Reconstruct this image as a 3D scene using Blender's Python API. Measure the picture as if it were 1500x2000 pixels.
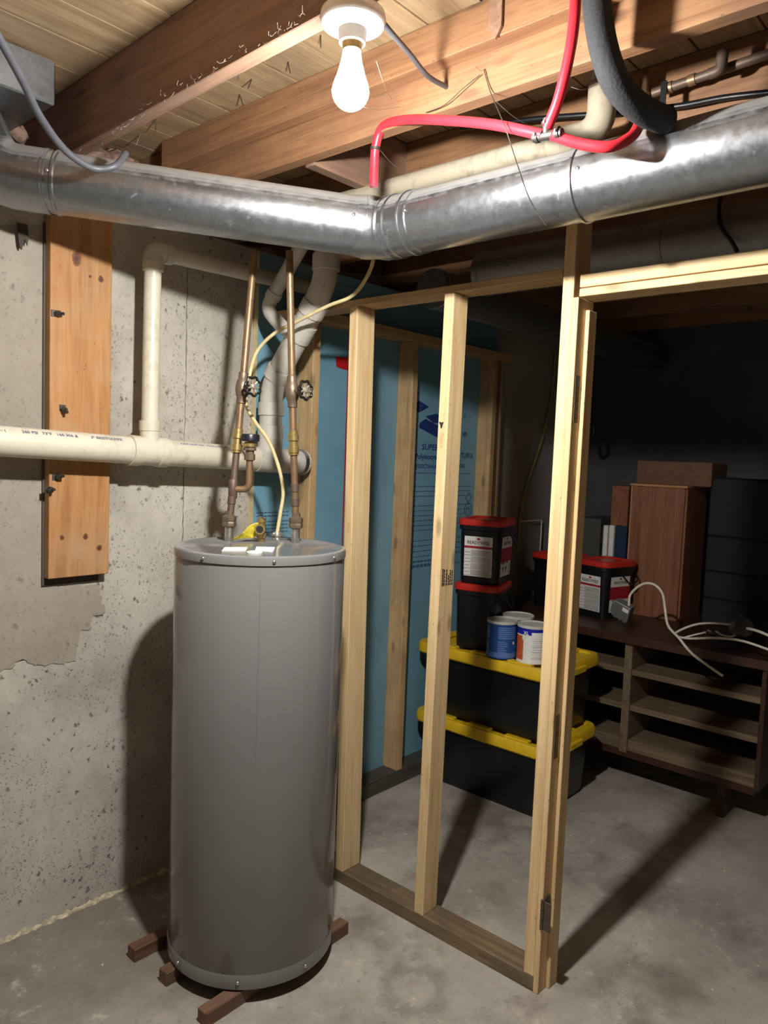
import bpy, bmesh, math, random
from mathutils import Vector, Matrix
random.seed(7)
for o in list(bpy.data.objects): bpy.data.objects.remove(o)
SC = bpy.context.scene
COL = SC.collection
V = Vector
# ------------------------------------------------------------------ camera
FPX, YAW, PITCH, ROLL = 1479.6, .7224, -.0739, .0385
CAM = V((0, 0, 1.544))
fw = V((math.cos(PITCH)*math.cos(YAW), math.cos(PITCH)*math.sin(YAW), math.sin(PITCH)))
rt0 = V((math.sin(YAW), -math.cos(YAW), 0)); up0 = rt0.cross(fw)
rt = rt0*math.cos(ROLL) + up0*math.sin(ROLL); up = up0*math.cos(ROLL) - rt0*math.sin(ROLL)
cd = bpy.data.cameras.new('camera'); co = bpy.data.objects.new('camera', cd); COL.objects.link(co)
cd.sensor_fit = 'VERTICAL'; cd.sensor_height = 36; cd.lens = FPX/2000*36; cd.clip_start = .02
co.matrix_world = Matrix(((rt.x, up.x, -fw.x, CAM.x), (rt.y, up.y, -fw.y, CAM.y), (rt.z, up.z, -fw.z, CAM.z), (0, 0, 0, 1)))
SC.camera = co
def on(px, py, ax, v):                       # a photograph pixel met with a known plane of the room
    d = fw + rt*((px-750)/FPX) - up*((py-1000)/FPX)
    return CAM + d*((v-CAM[ax])/d[ax])
# ------------------------------------------------------------------ world, exposure
w = bpy.data.worlds.new('world'); SC.world = w; w.use_nodes = True
w.node_tree.nodes['Background'].inputs[0].default_value = (.02, .025, .035, 1)
SC.view_settings.view_transform = 'Standard'; SC.view_settings.look = 'None'
SC.view_settings.gamma = 1; SC.view_settings.use_curve_mapping = False
SC.view_settings.exposure = 0.0
BULB = 3350                                   # radiance of the bare bulb, the only lamp of the room
# ------------------------------------------------------------------ materials
def srgb(r, g, b):
    f = lambda c: (c/255/12.92 if c/255 <= .04045 else ((c/255+.055)/1.055)**2.4)
    return (f(r), f(g), f(b), 1)
class NT:
    def __init__(s, name):
        s.m = bpy.data.materials.new(name); s.m.use_nodes = True; s.t = s.m.node_tree
        s.b = s.t.nodes['Principled BSDF']
    def n(s, typ, **k):
        x = s.t.nodes.new(typ)
        for a, v in k.items():
            if a.startswith('i_'):
                key = a[2:]; x.inputs[int(key) if key.isdigit() else key.replace('_', ' ')].default_value = v
            else: setattr(x, a, v)
        return x
    def l(s, a, b): s.t.links.new(a, b)
    def coord(s, scale=(1, 1, 1), rand=False, kind='Object'):
        tc = s.n('ShaderNodeTexCoord'); out = tc.outputs[kind]
        if rand:
            oi = s.n('ShaderNodeObjectInfo'); mu = s.n('ShaderNodeMath', operation='MULTIPLY', i_1=37.0)
            s.l(oi.outputs['Random'], mu.inputs[0]); cx = s.n('ShaderNodeCombineXYZ')
            for i in range(3): s.l(mu.outputs[0], cx.inputs[i])
            ad = s.n('ShaderNodeVectorMath', operation='ADD'); s.l(out, ad.inputs[0]); s.l(cx.outputs[0], ad.inputs[1]); out = ad.outputs[0]
        mp = s.n('ShaderNodeMapping'); mp.inputs['Scale'].default_value = scale; s.l(out, mp.inputs[0])
        return mp.outputs[0]
    def noise(s, co, scale, detail=4, rough=.6, dist=0):
        x = s.n('ShaderNodeTexNoise', i_Scale=scale, i_Detail=detail, i_Roughness=rough, i_Distortion=dist); s.l(co, x.inputs['Vector']); return x.outputs['Fac']
    def ramp(s, f, stops):
        r = s.n('ShaderNodeValToRGB'); e = r.color_ramp.elements
        while len(e) < len(stops): e.new(.5)
        for el, (p, c) in zip(e, stops): el.position = p; el.color = c if len(c) == 4 else (*c, 1)
        s.l(f, r.inputs[0]); return r.outputs[0]
    def mix(s, f, a, b, mode='MIX'):
        x = s.n('ShaderNodeMix', data_type='RGBA', blend_type=mode)
        for src, idx in ((f, 0), (a, 6), (b, 7)):
            if isinstance(src, (int, float, tuple)): x.inputs[idx].default_value = src
            else: s.l(src, x.inputs[idx])
        return x.outputs[2]
    def math(s, op, a, b=None, clamp=False):
        x = s.n('ShaderNodeMath', operation=op, use_clamp=clamp)
        for i, q in enumerate((a, b)):
            if q is None: continue
            if isinstance(q, (int, float)): x.inputs[i].default_value = q
            else: s.l(q, x.inputs[i])
        return x.outputs[0]
    def bump(s, h, strength=.3, dist=.01):
        x = s.n('ShaderNodeBump', i_Strength=strength, i_Distance=dist); s.l(h, x.inputs['Height']); s.l(x.outputs[0], s.b.inputs['Normal'])
    def fin(s, col=None, rough=None, metal=0):
        if col is not None:
            if isinstance(col, tuple): s.b.inputs['Base Color'].default_value = col
            else: s.l(col, s.b.inputs['Base Color'])
        if rough is not None:
            if isinstance(rough, (int, float)): s.b.inputs['Roughness'].default_value = rough
            else: s.l(rough, s.b.inputs['Roughness'])
        if metal: s.b.inputs['Metallic'].default_value = metal
        return s.m
BW = lambda a, b: [(a, (0, 0, 0)), (b, (1, 1, 1))]
def plain(name, c, rough=.5, metal=0, var=.12, sc=30, bump=0):
    t = NT(name); co = t.coord(); f = t.noise(co, sc)
    dk = tuple(x*(1-var*2) for x in c[:3])+(1,); lt = tuple(min(1, x*(1+var)) for x in c[:3])+(1,)
    col = t.ramp(f, [(.3, dk), (.7, lt)])
    if bump: t.bump(f, bump, .004)
    return t.fin(col, rough, metal)
def wood(name, dark, mid, light, rough=.65, knots=.5, dirt=None, grain=1.0, ragged=0):
    t = NT(name)
    c = t.coord((1.1, 22*grain, 22*grain), True); f = t.noise(c, 2.2, 5, .62, .8)
    col = t.ramp(f, [(.25, dark), (.5, mid), (.75, light)])
    c2 = t.coord((2.2, 95*grain, 95*grain), True); f2 = t.noise(c2, 2.0, 3, .6)
    col = t.mix(t.math('MULTIPLY', t.ramp(f2, BW(.5, .75)), .35), col, dark)
    if knots:
        c3 = t.coord((3.2, 9, 9), True)
        vo = t.n('ShaderNodeTexVoronoi', i_Scale=1.3); t.l(c3, vo.inputs['Vector'])
        k = t.ramp(vo.outputs['Distance'], [(.07, (1, 1, 1)), (.17, (0, 0, 0))])
        col = t.mix(t.math('MULTIPLY', k, knots), col, tuple(x*.22 for x in dark[:3])+(1,))
        c4 = t.coord((30, 60, 60), True); vo2 = t.n('ShaderNodeTexVoronoi', i_Scale=1.2); t.l(c4, vo2.inputs['Vector'])
        k2 = t.ramp(vo2.outputs['Distance'], [(.09, (1, 1, 1)), (.17, (0, 0, 0))])
        gt = t.ramp(t.noise(t.coord((4, 8, 8), True), 2.5, 3), BW(.52, .6)); col = t.mix(t.math('MULTIPLY', t.math('MULTIPLY', k2, gt), .6), col, tuple(x*.25 for x in dark[:3])+(1,))
    if dirt:
        c5 = t.coord((1, 1, 1), True); f5 = t.noise(c5, 5, 5, .65)
        col = t.mix(t.math('MULTIPLY', t.ramp(f5, BW(.42, .68)), dirt[1]), col, dirt[0])
    t.bump(f2, .25, .003)
    return t.fin(col, rough)
M = {}
M['pine'] = wood('pine_stud', srgb(194, 158, 110), srgb(218, 188, 140), srgb(230, 206, 160), knots=.55)
M['pine_old'] = wood('pine_wall_stud', srgb(168, 134, 92), srgb(200, 166, 118), srgb(214, 184, 138), knots=.6, dirt=(srgb(130, 104, 76), .4))
M['board'] = wood('amber_board', srgb(140, 94, 50), srgb(174, 124, 74), srgb(188, 144, 96), knots=.75, dirt=(srgb(180, 148, 112), .6), grain=.7)
M['fir'] = wood('fir_joist', srgb(112, 78, 52), srgb(148, 108, 74), srgb(164, 126, 88), knots=.6, dirt=(srgb(110, 78, 62), .5))
M['fir_red'] = wood('red_brown_joist', srgb(104, 76, 62), srgb(134, 104, 84), srgb(154, 124, 100), knots=.5, dirt=(srgb(104, 80, 74), .5))
M['plank'] = wood('ceiling_plank', srgb(128, 104, 74), srgb(164, 140, 106), srgb(182, 160, 126), knots=.5, dirt=(srgb(118, 98, 76), .5), grain=.8)
M['plate'] = wood('weathered_plate', srgb(84, 66, 46), srgb(118, 98, 72), srgb(144, 122, 92), knots=.3, dirt=(srgb(80, 72, 60), .7))
M['sill'] = wood('grey_sill', srgb(50, 46, 40), srgb(76, 70, 62), srgb(96, 90, 80), knots=.2, dirt=(srgb(60, 60, 58), .6))
M['stick'] = wood('scrap_stick', srgb(70, 44, 30), srgb(104, 72, 52), srgb(132, 98, 74), knots=.2, dirt=(srgb(110, 94, 80), .6))
M['walnut'] = wood('dark_stained_shelf', srgb(40, 22, 15), srgb(62, 36, 25), srgb(80, 48, 34), rough=.4, knots=0)
M['shelf'] = wood('shelf_board', srgb(84, 68, 50), srgb(112, 94, 72), srgb(134, 116, 92), knots=0)
M['oak'] = wood('oak_veneer', srgb(104, 64, 42), srgb(136, 88, 60), srgb(156, 106, 74), rough=.45, knots=0, grain=.6)
M['oak_edge'] = wood('oak_edge', srgb(170, 116, 72), srgb(196, 144, 98), srgb(206, 160, 112), rough=.45, knots=0)
def concrete(name, base, lightc, darkc, pits=.7, sc=1.0, bump=.5):
    t = NT(name); c = t.coord()
    a = t.noise(c, 2.2*sc, 6, .62); b = t.noise(c, 28*sc, 5, .7)
    col = t.ramp(a, [(.3, darkc), (.5, base), (.7, lightc)])
    col = t.mix(t.math('MULTIPLY', t.ramp(b, BW(.45, .72)), .35), col, darkc)
    vo = t.n('ShaderNodeTexVoronoi', i_Scale=34*sc); dn = t.n('ShaderNodeTexNoise', i_Scale=60*sc, i_Detail=3); t.l(c, dn.inputs['Vector']); dv = t.n('ShaderNodeVectorMath', operation='SCALE'); t.l(dn.outputs['Color'], dv.inputs[0]); dv.inputs['Scale'].default_value = .028/sc
    da = t.n('ShaderNodeVectorMath', operation='ADD'); t.l(t.coord((1, 1, .75)), da.inputs[0]); t.l(dv.outputs[0], da.inputs[1]); t.l(da.outputs[0], vo.inputs['Vector'])
    gate = t.ramp(t.noise(c, 9*sc, 4, .7), BW(.44, .55))
    p = t.math('MULTIPLY', t.ramp(vo.outputs['Distance'], [(.08, (1, 1, 1)), (.26, (0, 0, 0))]), gate)
    vo3 = t.n('ShaderNodeTexVoronoi', i_Scale=90*sc); t.l(da.outputs[0], vo3.inputs['Vector'])
    p3 = t.math('MULTIPLY', t.ramp(vo3.outputs['Distance'], [(.1, (1, 1, 1)), (.3, (0, 0, 0))]), t.ramp(t.noise(c, 5*sc, 3), BW(.34, .55)))
    p = t.math('MAXIMUM', p, t.math('MULTIPLY', p3, .7))
    col = t.mix(t.math('MULTIPLY', p, pits), col, tuple(x*.25 for x in darkc[:3])+(1,))
    h = t.math('SUBTRACT', t.math('ADD', t.math('MULTIPLY', b, .5), a), p)
    t.bump(h, bump, .006)
    return t, col
t, col = concrete('poured_concrete_wall', srgb(184, 178, 166), srgb(204, 198, 186), srgb(150, 143, 132), pits=.85)
M['concrete'] = t.fin(col, .9)
t, col = concrete('skim_coat', srgb(158, 149, 136), srgb(170, 161, 148), srgb(142, 133, 120), pits=.5, bump=.2, sc=.8)
M['skim'] = t.fin(col, .85)
t, col = concrete('concrete_floor', srgb(172, 165, 154), srgb(194, 187, 174), srgb(140, 133, 123), pits=.3, sc=.8, bump=.2)
sx = t.n('ShaderNodeSeparateXYZ'); t.l(t.coord(), sx.inputs[0])
def blob(x0, y0, r0, r1, amp, ring=None):
    cx = t.n('ShaderNodeVectorMath', operation='DISTANCE'); cb = t.n('ShaderNodeCombineXYZ')
    t.l(sx.outputs[0], cb.inputs[0]); t.l(sx.outputs[1], cb.inputs[1]); t.l(cb.outputs[0], cx.inputs[0]); cx.inputs[1].default_value = (x0, y0, 0)
    d = t.math('ADD', cx.outputs['Value'], t.math('MULTIPLY', t.math('SUBTRACT', t.noise(t.coord(), 9, 5, .7), .5), amp))
    if ring: d = t.math('ABSOLUTE', t.math('SUBTRACT', d, ring))
    return t.ramp(d, [(r0, (1, 1, 1)), (r1, (0, 0, 0))])
rp = on(810, 1932, 2, 0)
col = t.mix(t.math('MULTIPLY', blob(rp.x, rp.y, .008, .04, .14, .085), .32), col, srgb(70, 62, 52))
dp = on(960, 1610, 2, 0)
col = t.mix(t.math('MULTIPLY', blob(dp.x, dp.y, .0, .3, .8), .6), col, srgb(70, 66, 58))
lp = on(60, 1830, 2, 0)
col = t.mix(t.math('MULTIPLY', blob(lp.x, lp.y-.1, .2, .75, .6), .55), col, srgb(84, 72, 60))
sp = t.ramp(t.noise(t.coord(), 14, 6, .75), BW(.56, .68)); col = t.mix(t.math('MULTIPLY', t.math('MULTIPLY', sp, t.ramp(t.noise(t.coord(), 2.1, 3), BW(.42, .58))), .75), col, srgb(212, 204, 190)); dk_ = t.ramp(t.noise(t.coord(), 3.2, 7, .72), BW(.5, .64)); col = t.mix(t.math('MULTIPLY', dk_, .55), col, srgb(108, 100, 90))
rg = t.ramp(t.noise(t.coord(), 4, 4), [(.3, (.26,)*3), (.7, (.5,)*3)])
M['floor'] = t.fin(col, rg)
t, col = concrete('grey_painted_wall', srgb(160, 156, 148), srgb(172, 168, 160), srgb(146, 142, 134), pits=.15, bump=.15)
M['greywall'] = t.fin(col, .9)
def galv(name, c, rough=(.27, .4), dust=.5):
    t = NT(name); co = t.coord()
    vo = t.n('ShaderNodeTexVoronoi', i_Scale=150); t.l(co, vo.inputs['Vector'])
    a = t.noise(co, 26, 6, .75)
    k = t.ramp(vo.outputs['Color'], [(0, tuple(x*.82 for x in c[:3])+(1,)), (1, c)])
    ge = t.n('ShaderNodeNewGeometry'); sp_ = t.n('ShaderNodeSeparateXYZ'); t.l(ge.outputs['True Normal'], sp_.inputs[0])
    up_ = t.ramp(t.math('ADD', sp_.outputs[2], t.math('MULTIPLY', t.math('SUBTRACT', a, .5), .5)), BW(.35, .75))   # settled dust
    fl_ = t.math('MULTIPLY', t.ramp(a, BW(.62, .72)), dust)
    d_ = t.math('MAXIMUM', t.math('MULTIPLY', up_, .85), t.math('MULTIPLY', fl_, .5))
    t.l(t.math('SUBTRACT', .95, d_), t.b.inputs['Metallic'])
    col = t.mix(d_, k, srgb(138, 132, 123))
    r_ = t.ramp(t.noise(co, 40, 5, .7), [(.3, (rough[0],)*3), (.7, (rough[1],)*3)])
    m = t.fin(col, t.math('ADD', r_, t.math('MULTIPLY', d_, .4))); return m
M['galv'] = galv('galvanised_duct', srgb(158, 162, 167)); M['galv_dull'] = galv('dull_galvanised', srgb(140, 142, 142), (.4, .6), .6)
def dirty(name, c, d, amt=.5, rough=.45, sc=16, metal=0):
    t = NT(name); co = t.coord(); a = t.noise(co, sc, 6, .75); b = t.noise(co, sc*5, 4, .7)
    col = t.mix(t.math('MULTIPLY', t.ramp(a, BW(.5, .72)), amt), c, d)
    col = t.mix(t.math('MULTIPLY', t.ramp(b, BW(.66, .74)), .6*amt), col, tuple(x*.25 for x in d[:3])+(1,))
    return t.fin(col, rough, metal)
M['pvc'] = dirty('cream_pvc', srgb(208, 202, 182), srgb(158, 146, 124), .6, .38)
M['pvc_grey'] = dirty('dirty_white_pvc', srgb(198, 193, 183), srgb(140, 130, 122), .65, .4)
M['pvc_dusty'] = dirty('dusty_pvc', srgb(162, 152, 132), srgb(98, 88, 72), .8, .7)
M['copper'] = dirty('tarnished_copper', srgb(140, 112, 84), srgb(84, 72, 62), .9, .45, 30, .55)
M['copper_dk'] = dirty('dark_copper', srgb(104, 86, 74), srgb(120, 124, 112), .7, .55, 30, .5)
M['brass'] = dirty('brass', srgb(186, 164, 108), srgb(120, 98, 64), .6, .34, 30, .8)
M['bronze'] = dirty('bronze_valve', srgb(120, 104, 86), srgb(80, 70, 62), .7, .45, 30, .55)
M['steel'] = plain('bright_steel', srgb(210, 210, 208), .25, .95, .05)
M['dark_steel'] = dirty('dark_steel', srgb(92, 88, 86), srgb(70, 56, 46), .6, .45, 30, .8)
M['iron'] = plain('wheel_iron', srgb(48, 46, 46), .35, .6)
M['chip'] = plain('worn_metal', srgb(196, 190, 176), .35, .7)
M['rust'] = dirty('rusty_hinge', srgb(96, 84, 70), srgb(92, 62, 42), .8, .6, 40, .5)
M['heater'] = plain('heater_grey_paint', srgb(114, 113, 112), .15, 0, .02, 4)
M['heater_top'] = plain('heater_cap_gloss', srgb(118, 118, 117), .14, 0, .02, 4)
M['heater'].node_tree.nodes['Principled BSDF'].inputs['Specular IOR Level'].default_value = .6
M['heater_dk'] = plain('heater_base_black', srgb(34, 33, 33), .5, 0, .05)
M['white'] = plain('white_paper', srgb(232, 230, 224), .6, 0, .04)
M['porcelain'] = plain('white_porcelain', srgb(238, 236, 230), .2, 0, .02)
M['black'] = plain('black_plastic', srgb(20, 21, 25), .38, 0, .08)
M['cap_black'] = plain('black_cap', srgb(26, 28, 38), .35, 0, .08)
M['foam_black'] = plain('black_pipe_foam', srgb(42, 43, 46), .85, 0, .25, 160, .5)
M['cord'] = plain('dark_grey_cord', srgb(72, 74, 80), .5, 0, .1)
M['nm'] = plain('cream_cable', srgb(216, 200, 150), .45, 0, .08)
M['nm_white'] = plain('white_cable', srgb(214, 206, 190), .45, 0, .08)
M['nm_yellow'] = plain('yellowed_cable', srgb(176, 160, 96), .5, 0, .1)
M['pex'] = plain('red_pex', srgb(202, 44, 56), .3, 0, .08)
M['tape'] = plain('red_tape', srgb(186, 28, 34), .4, 0, .08)
t = NT('blue_foam_board'); c = t.coord(); a = t.noise(c, 3, 5, .6); b = t.noise(c, 40, 4, .6)
M['foam'] = None; col = t.ramp(a, [(.3, srgb(104, 150, 172)), (.7, srgb(124, 170, 190))])
col = t.mix(t.math('MULTIPLY', t.ramp(b, BW(.62, .72)), .25), col, srgb(86, 122, 140)); t.bump(t.noise(c, 14, 3), .08, .003); M['foam'] = t.fin(col, .38)
M['foam_edge'] = plain('foam_board_edge', srgb(214, 196, 150), .8)
M['ink'] = plain('blue_ink', srgb(34, 58, 120), .5, 0, .1)
M['ink_dim'] = plain('faded_blue_ink', srgb(66, 96, 128), .5, 0, .1)
M['ink_pipe'] = plain('grey_blue_ink', srgb(92, 98, 122), .5, 0, .15)
M['ink_blur'] = plain('blurred_blue_ink', srgb(104, 112, 158), .5, 0, .15)
M['ink_black'] = plain('black_ink', srgb(40, 38, 38), .6)
M['ink_grey'] = plain('grey_ink', srgb(128, 126, 124), .6)
M['yellow'] = plain('yellow_plastic', srgb(226, 186, 34), .4, 0, .06)
M['tote'] = plain('black_tote_plastic', srgb(17, 19, 25), .35, 0, .08)
M['lid_red'] = plain('red_lid', srgb(206, 50, 38), .38, 0, .06)
M['label_red'] = plain('label_red', srgb(170, 34, 48), .5, 0, .05)
M['label_grey'] = plain('label_grey', srgb(186, 184, 180), .55, 0, .05)
M['can_blue'] = plain('can_blue_label', srgb(34, 78, 146), .4, 0, .08)
M['can_pale'] = plain('can_pale_blue', srgb(88, 124, 182), .4, 0, .08)
M['can_navy'] = plain('can_royal_blue', srgb(24, 30, 160), .4, 0, .05)
M['can_orange'] = plain('can_orange', srgb(212, 100, 48), .45, 0, .2, 60)
M['can_lid'] = plain('can_lid_grey', srgb(196, 196, 184), .4, 0, .05)
M['jbox'] = plain('galvanised_box', srgb(142, 146, 148), .45, .6, .1)
M['carton'] = plain('brown_cardboard', srgb(112, 78, 58), .8, 0, .1)
M['binder_blue'] = plain('blue_binder', srgb(26, 50, 78), .45)
M['greybox'] = plain('grey_box', srgb(74, 76, 72), .6)
M['vinyl'] = plain('black_vinyl', srgb(14, 16, 21), .75, 0, .1)
M['tag'] = plain('yellow_tag', srgb(190, 174, 40), .5, 0, .25, 60)
M['insul'] = plain('faded_insulation', srgb(146, 120, 106), .95, 0, .4, 18, .9)
M['rag'] = plain('dusty_rag', srgb(74, 68, 60), .9, 0, .3)
M['web'] = plain('dusty_cobweb', srgb(140, 130, 116), .9)
M['grout'] = plain('pale_grout', srgb(204, 192, 164), .9, 0, .25, 60)
M['knot_rim'] = plain('knot_rim_brown', srgb(134, 86, 48), .6, 0, .2, 60); M['knot'] = plain('knot_brown', srgb(104, 66, 42), .6, 0, .3, 90); M['knot_core'] = plain('knot_core_brown', srgb(84, 52, 36), .6, 0, .3, 90)
M['seam_dark'] = plain('seam_dark_grey', srgb(124, 118, 108), .9, 0, .4, 40)  # dark grey of the thin crack-like form seam in the concrete
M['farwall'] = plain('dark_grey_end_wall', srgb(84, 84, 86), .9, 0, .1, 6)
def emis(name, c, s):
    t = NT(name); t.b.inputs['Base Color'].default_value = (*c, 1); t.b.inputs['Emission Color'].default_value = (*c, 1); t.b.inputs['Emission Strength'].default_value = s; return t.m
M['bulb'] = emis('lit_bulb_dome', (1, .975, .935), BULB); M['bulb_mid'] = emis('lit_bulb_shoulder', (1, .975, .935), BULB*.06); M['bulb_neck'] = emis('lit_bulb_neck', (1, .975, .935), BULB*.015)
# ------------------------------------------------------------------ mesh helpers
class G:
    def __init__(s): s.v = []; s.f = []; s.m = []
    def add(s, v, f, mi=0):
        o = len(s.v); s.v += [V(p) for p in v]; s.f += [tuple(i+o for i in q) for q in f]; s.m += [mi]*len(f); return s
    def box(s, a, b, mi=0, bev=0):
        x0, y0, z0 = [min(p, q) for p, q in zip(a, b)]; x1, y1, z1 = [max(p, q) for p, q in zip(a, b)]
        if not bev:
            return s.add([(x0, y0, z0), (x1, y0, z0), (x1, y1, z0), (x0, y1, z0), (x0, y0, z1), (x1, y0, z1), (x1, y1, z1), (x0, y1, z1)],
                         [(0, 3, 2, 1), (4, 5, 6, 7), (0, 1, 5, 4), (1, 2, 6, 5), (2, 3, 7, 6), (3, 0, 4, 7)], mi)
        bm = bmesh.new(); bmesh.ops.create_cube(bm, size=1)
        for q in bm.verts: q.co = V(((x0+x1)/2+q.co.x*(x1-x0), (y0+y1)/2+q.co.y*(y1-y0), (z0+z1)/2+q.co.z*(z1-z0)))
        bmesh.ops.bevel(bm, geom=list(bm.edges), offset=bev, segments=1, affect='EDGES')
        bm.verts.index_update(); s.add([q.co.copy() for q in bm.verts], [[q.index for q in f.verts] for f in bm.faces], mi); bm.free(); return s
    def loft(s, rings, mi=0, caps=True, closed=True):
        n = len(rings[0]); v = [p for r in rings for p in r]; f = []
        for i in range(len(rings)-1):
            for j in range(n if closed else n-1):
                k = (j+1) % n; f.append((i*n+j, i*n+k, (i+1)*n+k, (i+1)*n+j))
        if caps: f.append(tuple(range(n-1, -1, -1))); f.append(tuple((len(rings)-1)*n+j for j in range(n)))
        return s.add(v, f, mi)
    def tube(s, pts, r, seg=14, mi=0, caps=True):
        pts = [V(p) for p in pts]; rs = r if isinstance(r, (list, tuple)) else [r]*len(pts)
        rings = []; pn = None
        for i, p in enumerate(pts):
            d = (pts[min(i+1, len(pts)-1)]-pts[max(i-1, 0)]).normalized()
            if pn is None: pn = d.orthogonal().normalized()
            else: pn = (pn - d*pn.dot(d)).normalized()
            b = d.cross(pn)
            rings.append([p+(pn*math.cos(a)+b*math.sin(a))*rs[i] for a in [2*math.pi*k/seg for k in range(seg)]])
        return s.loft(rings, mi, caps)
    def lathe(s, prof, o=(0, 0, 0), ax=(0, 0, 1), seg=32, mi=0, caps=True):
        o = V(o); a = V(ax).normalized(); p = a.orthogonal().normalized(); q = a.cross(p)
        return s.loft([[o+a*z+(p*math.cos(t)+q*math.sin(t))*r for t in [2*math.pi*k/seg for k in range(seg)]] for r, z in prof], mi, caps)
    def prism(s, poly, d, mi=0):
        n = len(poly); d = V(d); v = [V(p) for p in poly]; v += [p+d for p in v]
        return s.add(v, [tuple(range(n)), tuple(range(2*n-1, n-1, -1))]+[(i, i+n, (i+1) % n+n, (i+1) % n) for i in range(n)], mi)
def cat(pts, n=8):
    pts = [V(p) for p in pts]; P = [pts[0]*2-pts[1]]+pts+[pts[-1]*2-pts[-2]]; out = []
    for i in range(1, len(P)-2):
        a, b, c, d = P[i-1:i+3]
        for k in range(n):
            t = k/n; out.append(.5*((2*b)+(c-a)*t+(2*a-5*b+4*c-d)*t*t+(3*b-a-3*c+d)*t**3))
    return out+[pts[-1]]
def fillet(pts, r, n=6):
    pts = [V(p) for p in pts]; out = [pts[0]]
    for a, b, c in zip(pts, pts[1:], pts[2:]):
        u = (a-b).normalized(); v = (c-b).normalized(); k = min(r, (a-b).length*.49, (c-b).length*.49)
        p, q = b+u*k, b+v*k
        out += [p*(1-t)**2+b*2*t*(1-t)+q*t*t for t in [i/n for i in range(n+1)]]
    return out+[pts[-1]]
WM = {}
def link(name, data, mw, parent):
    o = bpy.data.objects.new(name, data); COL.objects.link(o); WM[o] = mw
    if parent is not None: o.parent = parent; o.matrix_basis = WM[parent].inverted() @ mw
    else: o.matrix_basis = mw
    return o
def mesh(name, g, mats, smooth):
    me = bpy.data.meshes.new(name); me.from_pydata(g.v, [], g.f)
    for m in (mats if isinstance(mats, (list, tuple)) else [mats]): me.materials.append(M[m])
    me.polygons.foreach_set('material_index', g.m)
    bm = bmesh.new(); bm.from_mesh(me); bmesh.ops.recalc_face_normals(bm, faces=bm.faces); bm.to_mesh(me); bm.free()
    if smooth:
        me.polygons.foreach_set('use_smooth', [True]*len(me.polygons)); me.set_sharp_from_angle(angle=math.radians(38))
    return me
def tag(o, label=None, cat_=None, group=None, kind=None):
    for k, v in (('label', label), ('category', cat_), ('group', group), ('kind', kind)):
        if v: o[k] = v
    return o
def obj(name, g, mats, parent=None, smooth=True, local=False, org=None):
    """geometry in world space (or in the parent's space when local); origin at the parent's or at the base centre"""
    if local: mw = WM[parent].copy()
    else:
        if org is None:
            xs = [p.x for p in g.v]; ys = [p.y for p in g.v]; zs = [p.z for p in g.v]
            org = V(((min(xs)+max(xs))/2, (min(ys)+max(ys))/2, min(zs)))
        org = V(org); g.v = [p-org for p in g.v]; mw = Matrix.Translation(org)
    return link(name, mesh(name, g, mats, smooth), mw, parent)
def empty(name, loc, rz=0, **k):
    o = link(name, None, Matrix.Translation(V(loc)) @ Matrix.Rotation(rz, 4, 'Z'), None); o.empty_display_size = .1
    return tag(o, **k)
def board(name, p0, p1, wv, th, mat, parent=None, bev=.0018):
    """a plank from p0 to p1 (centre line); wv = vector of its width (with length), th = thickness across"""
    p0, p1, wv = V(p0), V(p1), V(wv); x = (p1-p0).normalized(); wl = wv.length
    y = (wv-x*wv.dot(x)).normalized(); z = x.cross(y); L = (p1-p0).length
    g = G().box((-L/2, -wl/2, -th/2), (L/2, wl/2, th/2), 0, bev)
    c = (p0+p1)/2; mw = Matrix(((x.x, y.x, z.x, c.x), (x.y, y.y, z.y, c.y), (x.z, y.z, z.z, c.z), (0, 0, 0, 1)))
    return link(name, mesh(name, g, mat, False), mw, parent)
def text_geo(body, size=1, bold=0, align='LEFT'):
    cu = bpy.data.curves.new('lettering', 'FONT'); cu.body = body; cu.size = size; cu.offset = bold; cu.align_x = align; cu.resolution_u = 2
    o = bpy.data.objects.new('lettering', cu); COL.objects.link(o); dg = bpy.context.evaluated_depsgraph_get()
    me = bpy.data.meshes.new_from_object(o.evaluated_get(dg)); v = [p.co.copy() for p in me.vertices]; f = [tuple(q.vertices) for q in me.polygons]
    bpy.data.objects.remove(o); bpy.data.curves.remove(cu); bpy.data.meshes.remove(me)
    return v, f
def flat(g, o, u, v, n, poly, mi=0, th=.0006):
    """printed shape: 2D polygon in the (u, v) frame at o, a film th thick"""
    o, u, v, n = V(o), V(u), V(v), V(n); g.prism([o+u*a+v*b for a, b in poly], n*th, mi); return g
def rect(x0, y0, x1, y1): return [(x0, y0), (x1, y0), (x1, y1), (x0, y1)]
def put_text(g, body, o, u, v, n, size, mi=0, bold=0, sx=1.0, lift=.0008, align='LEFT'):
    tv, tf = text_geo(body, size, bold, align); o, u, v, n = V(o), V(u), V(v), V(n)
    g.add([o+u*p.x*sx+v*p.y+n*lift for p in tv], tf, mi)
X, Y, Z = V((1, 0, 0)), V((0, 1, 0)), V((0, 0, 1))
# ================================================================== THE ROOM
W, P = 2.323, 1.902            # face of the concrete wall (y), face of the framed partition (x)
XN, XF, YN, ZC, ZJ = -1.9, 4.6, -2.6, 2.525, 2.345
fl = obj('floor', G().box((XN, YN, -.12), (XF, W+.2, 0)), 'floor', smooth=False, org=(0, 0, 0)); tag(fl, 'stained grey concrete basement floor', 'floor', kind='structure')
wl = obj('wall_left', G().box((XN, W, 0), (XF, W+.2, 2.3)), 'concrete', smooth=False, org=(0, 0, 0)); tag(wl, 'rough poured concrete wall with pits and stains', 'wall', kind='structure')
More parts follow.
